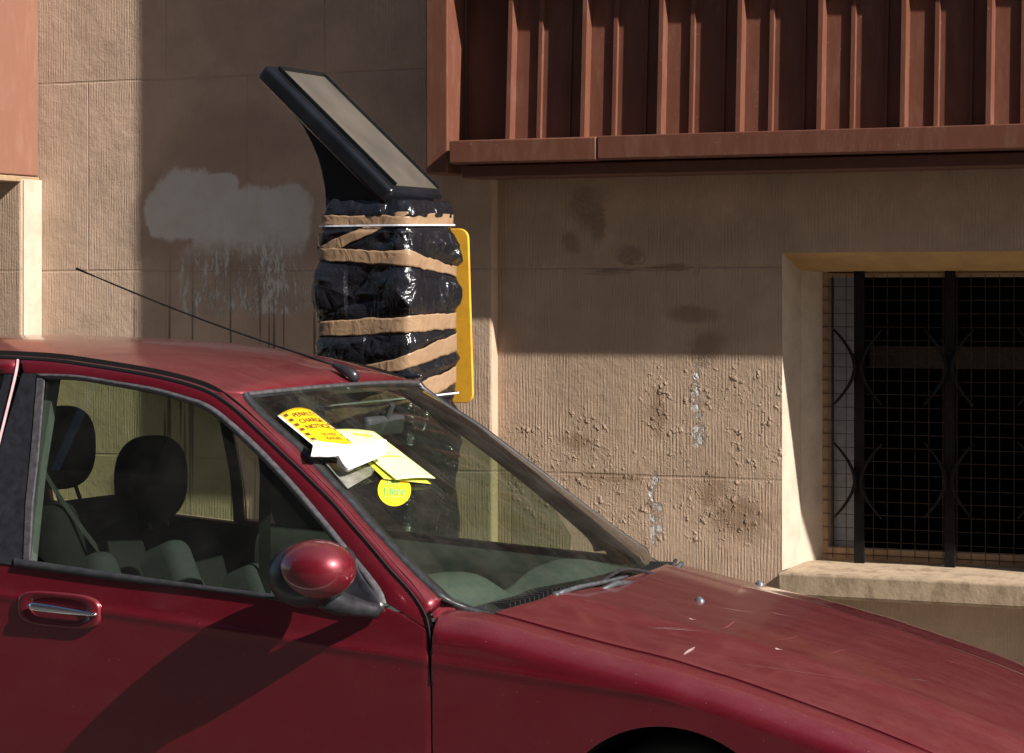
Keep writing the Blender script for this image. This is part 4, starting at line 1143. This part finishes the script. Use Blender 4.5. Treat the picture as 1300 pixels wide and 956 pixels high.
def text2d(body_, size=1.0, font_bold=0.0):
    cu_ = bpy.data.curves.new('t', 'FONT'); cu_.body = body_; cu_.size = size; cu_.align_x = 'LEFT'; cu_.offset = font_bold
    ob = bpy.data.objects.new('t', cu_); C.objects.link(ob); bpy.context.view_layer.update()
    me = bpy.data.meshes.new_from_object(ob.evaluated_get(bpy.context.evaluated_depsgraph_get()))
    vs = [(v_.co.x, v_.co.y) for v_ in me.vertices]; fs = [tuple(p.vertices) for p in me.polygons]
    bpy.data.objects.remove(ob); bpy.data.curves.remove(cu_); bpy.data.meshes.remove(me)
    mx = max(v_[0] for v_ in vs); mn = min(v_[0] for v_ in vs); my = max(v_[1] for v_ in vs); mny = min(v_[1] for v_ in vs)
    return [((v_[0] - mn) / (mx - mn), (v_[1] - mny) / (my - mny)) for v_ in vs], fs
def textmesh(lines_, fm, lift, bold=.02):
    mb_ = MB()
    for txt, s0, s1, t0, t1 in lines_:
        vs, fs = text2d(txt, 1, bold)
        P_ = []
        a = fm(.4, .4); nn = (fm(.6, .4) - a).cross(fm(.4, .6) - a).normalized()
        if nn.z < 0: nn = -nn
        for x_, y_ in vs: P_.append(fm(s0 + (s1 - s0) * x_, t1 + (t0 - t1) * y_) + nn * lift)
        mb_.add(P_, fs)
    return mb_
M['pcn'] = simple('yellow notice', (.82, .50, .01), .35, var=.04, coat=.4); M['ink'] = simple('dark print', (.10, .03, .015), .6); M['orange_ink'] = simple('orange print', (.55, .20, .01), .6)
M['paper'] = simple('white paper', (.82, .82, .83), .6, var=.03); M['lime'] = simple('pale yellow green leaflet', (.76, .84, .34), .45, var=.04, coat=.2); M['lime_d'] = simple('green print', (.38, .62, .06), .5)
M['olive'] = simple('olive back of leaflet', (.45, .45, .03), .5); M['green'] = simple('green lettering', (.02, .36, .18), .5); M['stick'] = simple('yellow sticker', (.85, .58, .02), .4, var=.03)
# penalty notice
fm = quadmap((350.5, 532.5), (393, 525.5), (457, 578), (401, 577), lambda s, t: .012 + .003 * math.sin(math.pi * s) * (1 - t * .6) + .006 * t, lambda s, t: (0, -5 * math.sin(math.pi * s) * (1 - t)))
p0 = fm(.5, .5)
pcn = sheet('penalty_notice', fm, M['paper'], loc=fm(.5, .9)); tag(pcn, 'yellow penalty charge notice with white edges held flat on the windscreen', 'parking ticket')
sheet('yellow_face', fm, M['pcn'], pcn, s0=.055, s1=.965, t0=.0, t1=1, lift=.0012)
tl = [('PENALTY', .27, .90, .10, .20), ('CHARGE', .27, .88, .25, .35), ('NOTICE', .27, .88, .40, .50), ('DO NOT', .44, .80, .62, .685), ('IGNORE', .44, .80, .715, .78)]
textmesh(tl, fm, .0026, .006).O('lettering', M['ink'], pcn)
mb = MB()
for t_ in (.05, .18, .31, .44, .57, .70, .83):
    mb.add([fm(.09, t_) , fm(.19, t_), fm(.19, t_ + .065), fm(.09, t_ + .065)], [(0, 1, 2, 3)])
    if t_ > .3: mb.add([fm(.92, t_ + .04), fm(.95, t_ + .04), fm(.95, t_ + .10), fm(.92, t_ + .10)], [(0, 1, 2, 3)])
nn = (fm(.6, .4) - fm(.4, .4)).cross(fm(.4, .6) - fm(.4, .4)).normalized(); nn = nn if nn.z > 0 else -nn
mb.v = [p + nn * .0022 for p in mb.v]; mb.O('edge_squares', M['ink'], pcn)
mb = MB()
for i in range(5):
    t_ = .83 + i * .035; mb.add([fm(.40, t_), fm(.86, t_), fm(.86, t_ + .012), fm(.40, t_ + .012)], [(0, 1, 2, 3)])
mb.v = [p + nn * .0022 for p in mb.v]; mb.O('small_print', M['orange_ink'], pcn)
# lime leaflet (two layers)
fm2 = quadmap((423, 546.5), (474, 549), (549.5, 614), (500, 615.5), lambda s, t: .004 + .014 * t + .004 * math.sin(math.pi * s))
fm2b = quadmap((424, 549), (474, 551), (546, 617.5), (486, 611), lambda s, t: .002 + .006 * t)
o2 = sheet('folded_leaflet', fm2, M['lime'], loc=fm2(.5, .9)); tag(o2, 'pale lime leaflet lying on the windscreen beside the yellow notice', 'leaflet')
sheet('lower_fold', fm2b, M['olive'], o2)
mb = textmesh([('To the', .28, .40, .09, .14), ('driver', .44, .66, .10, .155)], fm2, .0015, .03)
nn2 = (fm2(.6, .4) - fm2(.4, .4)).cross(fm2(.4, .6) - fm2(.4, .4)).normalized(); nn2 = nn2 if nn2.z > 0 else -nn2
mb = MB()
for s0_, s1_, t0_, t1_ in ((.30, .42, .09, .14), (.46, .72, .10, .16), (.14, .34, .36, .375), (.36, .7, .37, .38), (.24, .60, .47, .50), (.26, .78, .55, .58), (.30, .60, .50, .52)):
    k_ = 12
    a_ = [fm2(s0_ + (s1_ - s0_) * i / k_, t0_ + .006 * math.sin(i * 2.3)) + nn2 * .0015 for i in range(k_ + 1)]; b_ = [fm2(s0_ + (s1_ - s0_) * i / k_, t1_ + .006 * math.sin(i * 1.7)) + nn2 * .0015 for i in range(k_ + 1)]
    mb.add(*grid((a_, b_)))
mb.O('green_print', M['lime_d'], o2)
# curled white sheet
top = rs([Vector((390, 571, 0)), Vector((402, 576, 0)), Vector((420, 578.5, 0)), Vector((445, 579, 0)), Vector((475, 577, 0))], 30)
bot = rs([Vector((389, 593, 0)), Vector((408, 594, 0)), Vector((421, 595.5, 0)), Vector((432, 609, 0)), Vector((440, 611, 0)), Vector((483, 594.5, 0))], 30)
rows_ = []
for i in range(16):
    t = i / 15
    rows_.append([onscreen(a.x + (b.x - a.x) * t, a.y + (b.y - a.y) * t, .026 + .03 * math.sin(math.pi * min(1, t * .8 + .1)) + .012 * (k / 29)) for k, (a, b) in enumerate(zip(top, bot))])
v, f = grid(rows_); o3 = O('curled_paper', v, f, M['paper'], smooth=True, solid=.0006, loc=rows_[8][12]); tag(o3, 'blank white paper curling up below the yellow notice', 'paper')
# loose edge fold
a_ = rs([onscreen(421, 595, .05), onscreen(428, 604, .045), onscreen(434, 611, .045), onscreen(442, 611, .045)], 10); b_ = rs([onscreen(426, 596, .012), onscreen(433, 600, .012), onscreen(438, 604, .012), onscreen(446, 603, .02)], 10)
v, f = grid((a_, b_)); O('curled_edge', v, f, M['paper'], o3, smooth=True)
M['sleeve'] = glass('clear sleeve', (.75, .75, .72), .38)
fq = quadmap((412, 590), (478, 592), (470, 607), (440, 624), lambda s, t: .006 + .004 * t)
o4 = sheet('plastic_sleeve', fq, M['sleeve'], loc=fq(.5, .5)); tag(o4, 'grey clear plastic sleeve sticking out under the curled white paper', 'plastic sleeve')
# round sticker on the inside
cst = (500.5, 622.5)
ringp = [onscreen(cst[0] + 21 * math.cos(2 * math.pi * k / 40), cst[1] + 20.5 * math.sin(2 * math.pi * k / 40), .0012) for k in range(40)]
st_ = O('round_sticker', ringp, [tuple(range(40))], M['stick'], ws); st_['label'] = 'round yellow sticker with green lettering'
fms = lambda s, t: onscreen(cst[0] - 21 + 42 * s, cst[1] - 20.5 + 41 * t, .0022)
textmesh([('Save', .22, .66, .10, .34), ('1 litre', .19, .82, .42, .66)], fms, .0, .008).O('sticker_lettering', M['green'], st_)
mb = MB()
for k in range(9):
    s_ = .19 + .07 * k; mb.add([fms(s_, .71), fms(s_ + .045, .71), fms(s_ + .045, .74), fms(s_, .74)], [(0, 1, 2, 3)])
mb.O('sticker_underline', M['green'], st_)
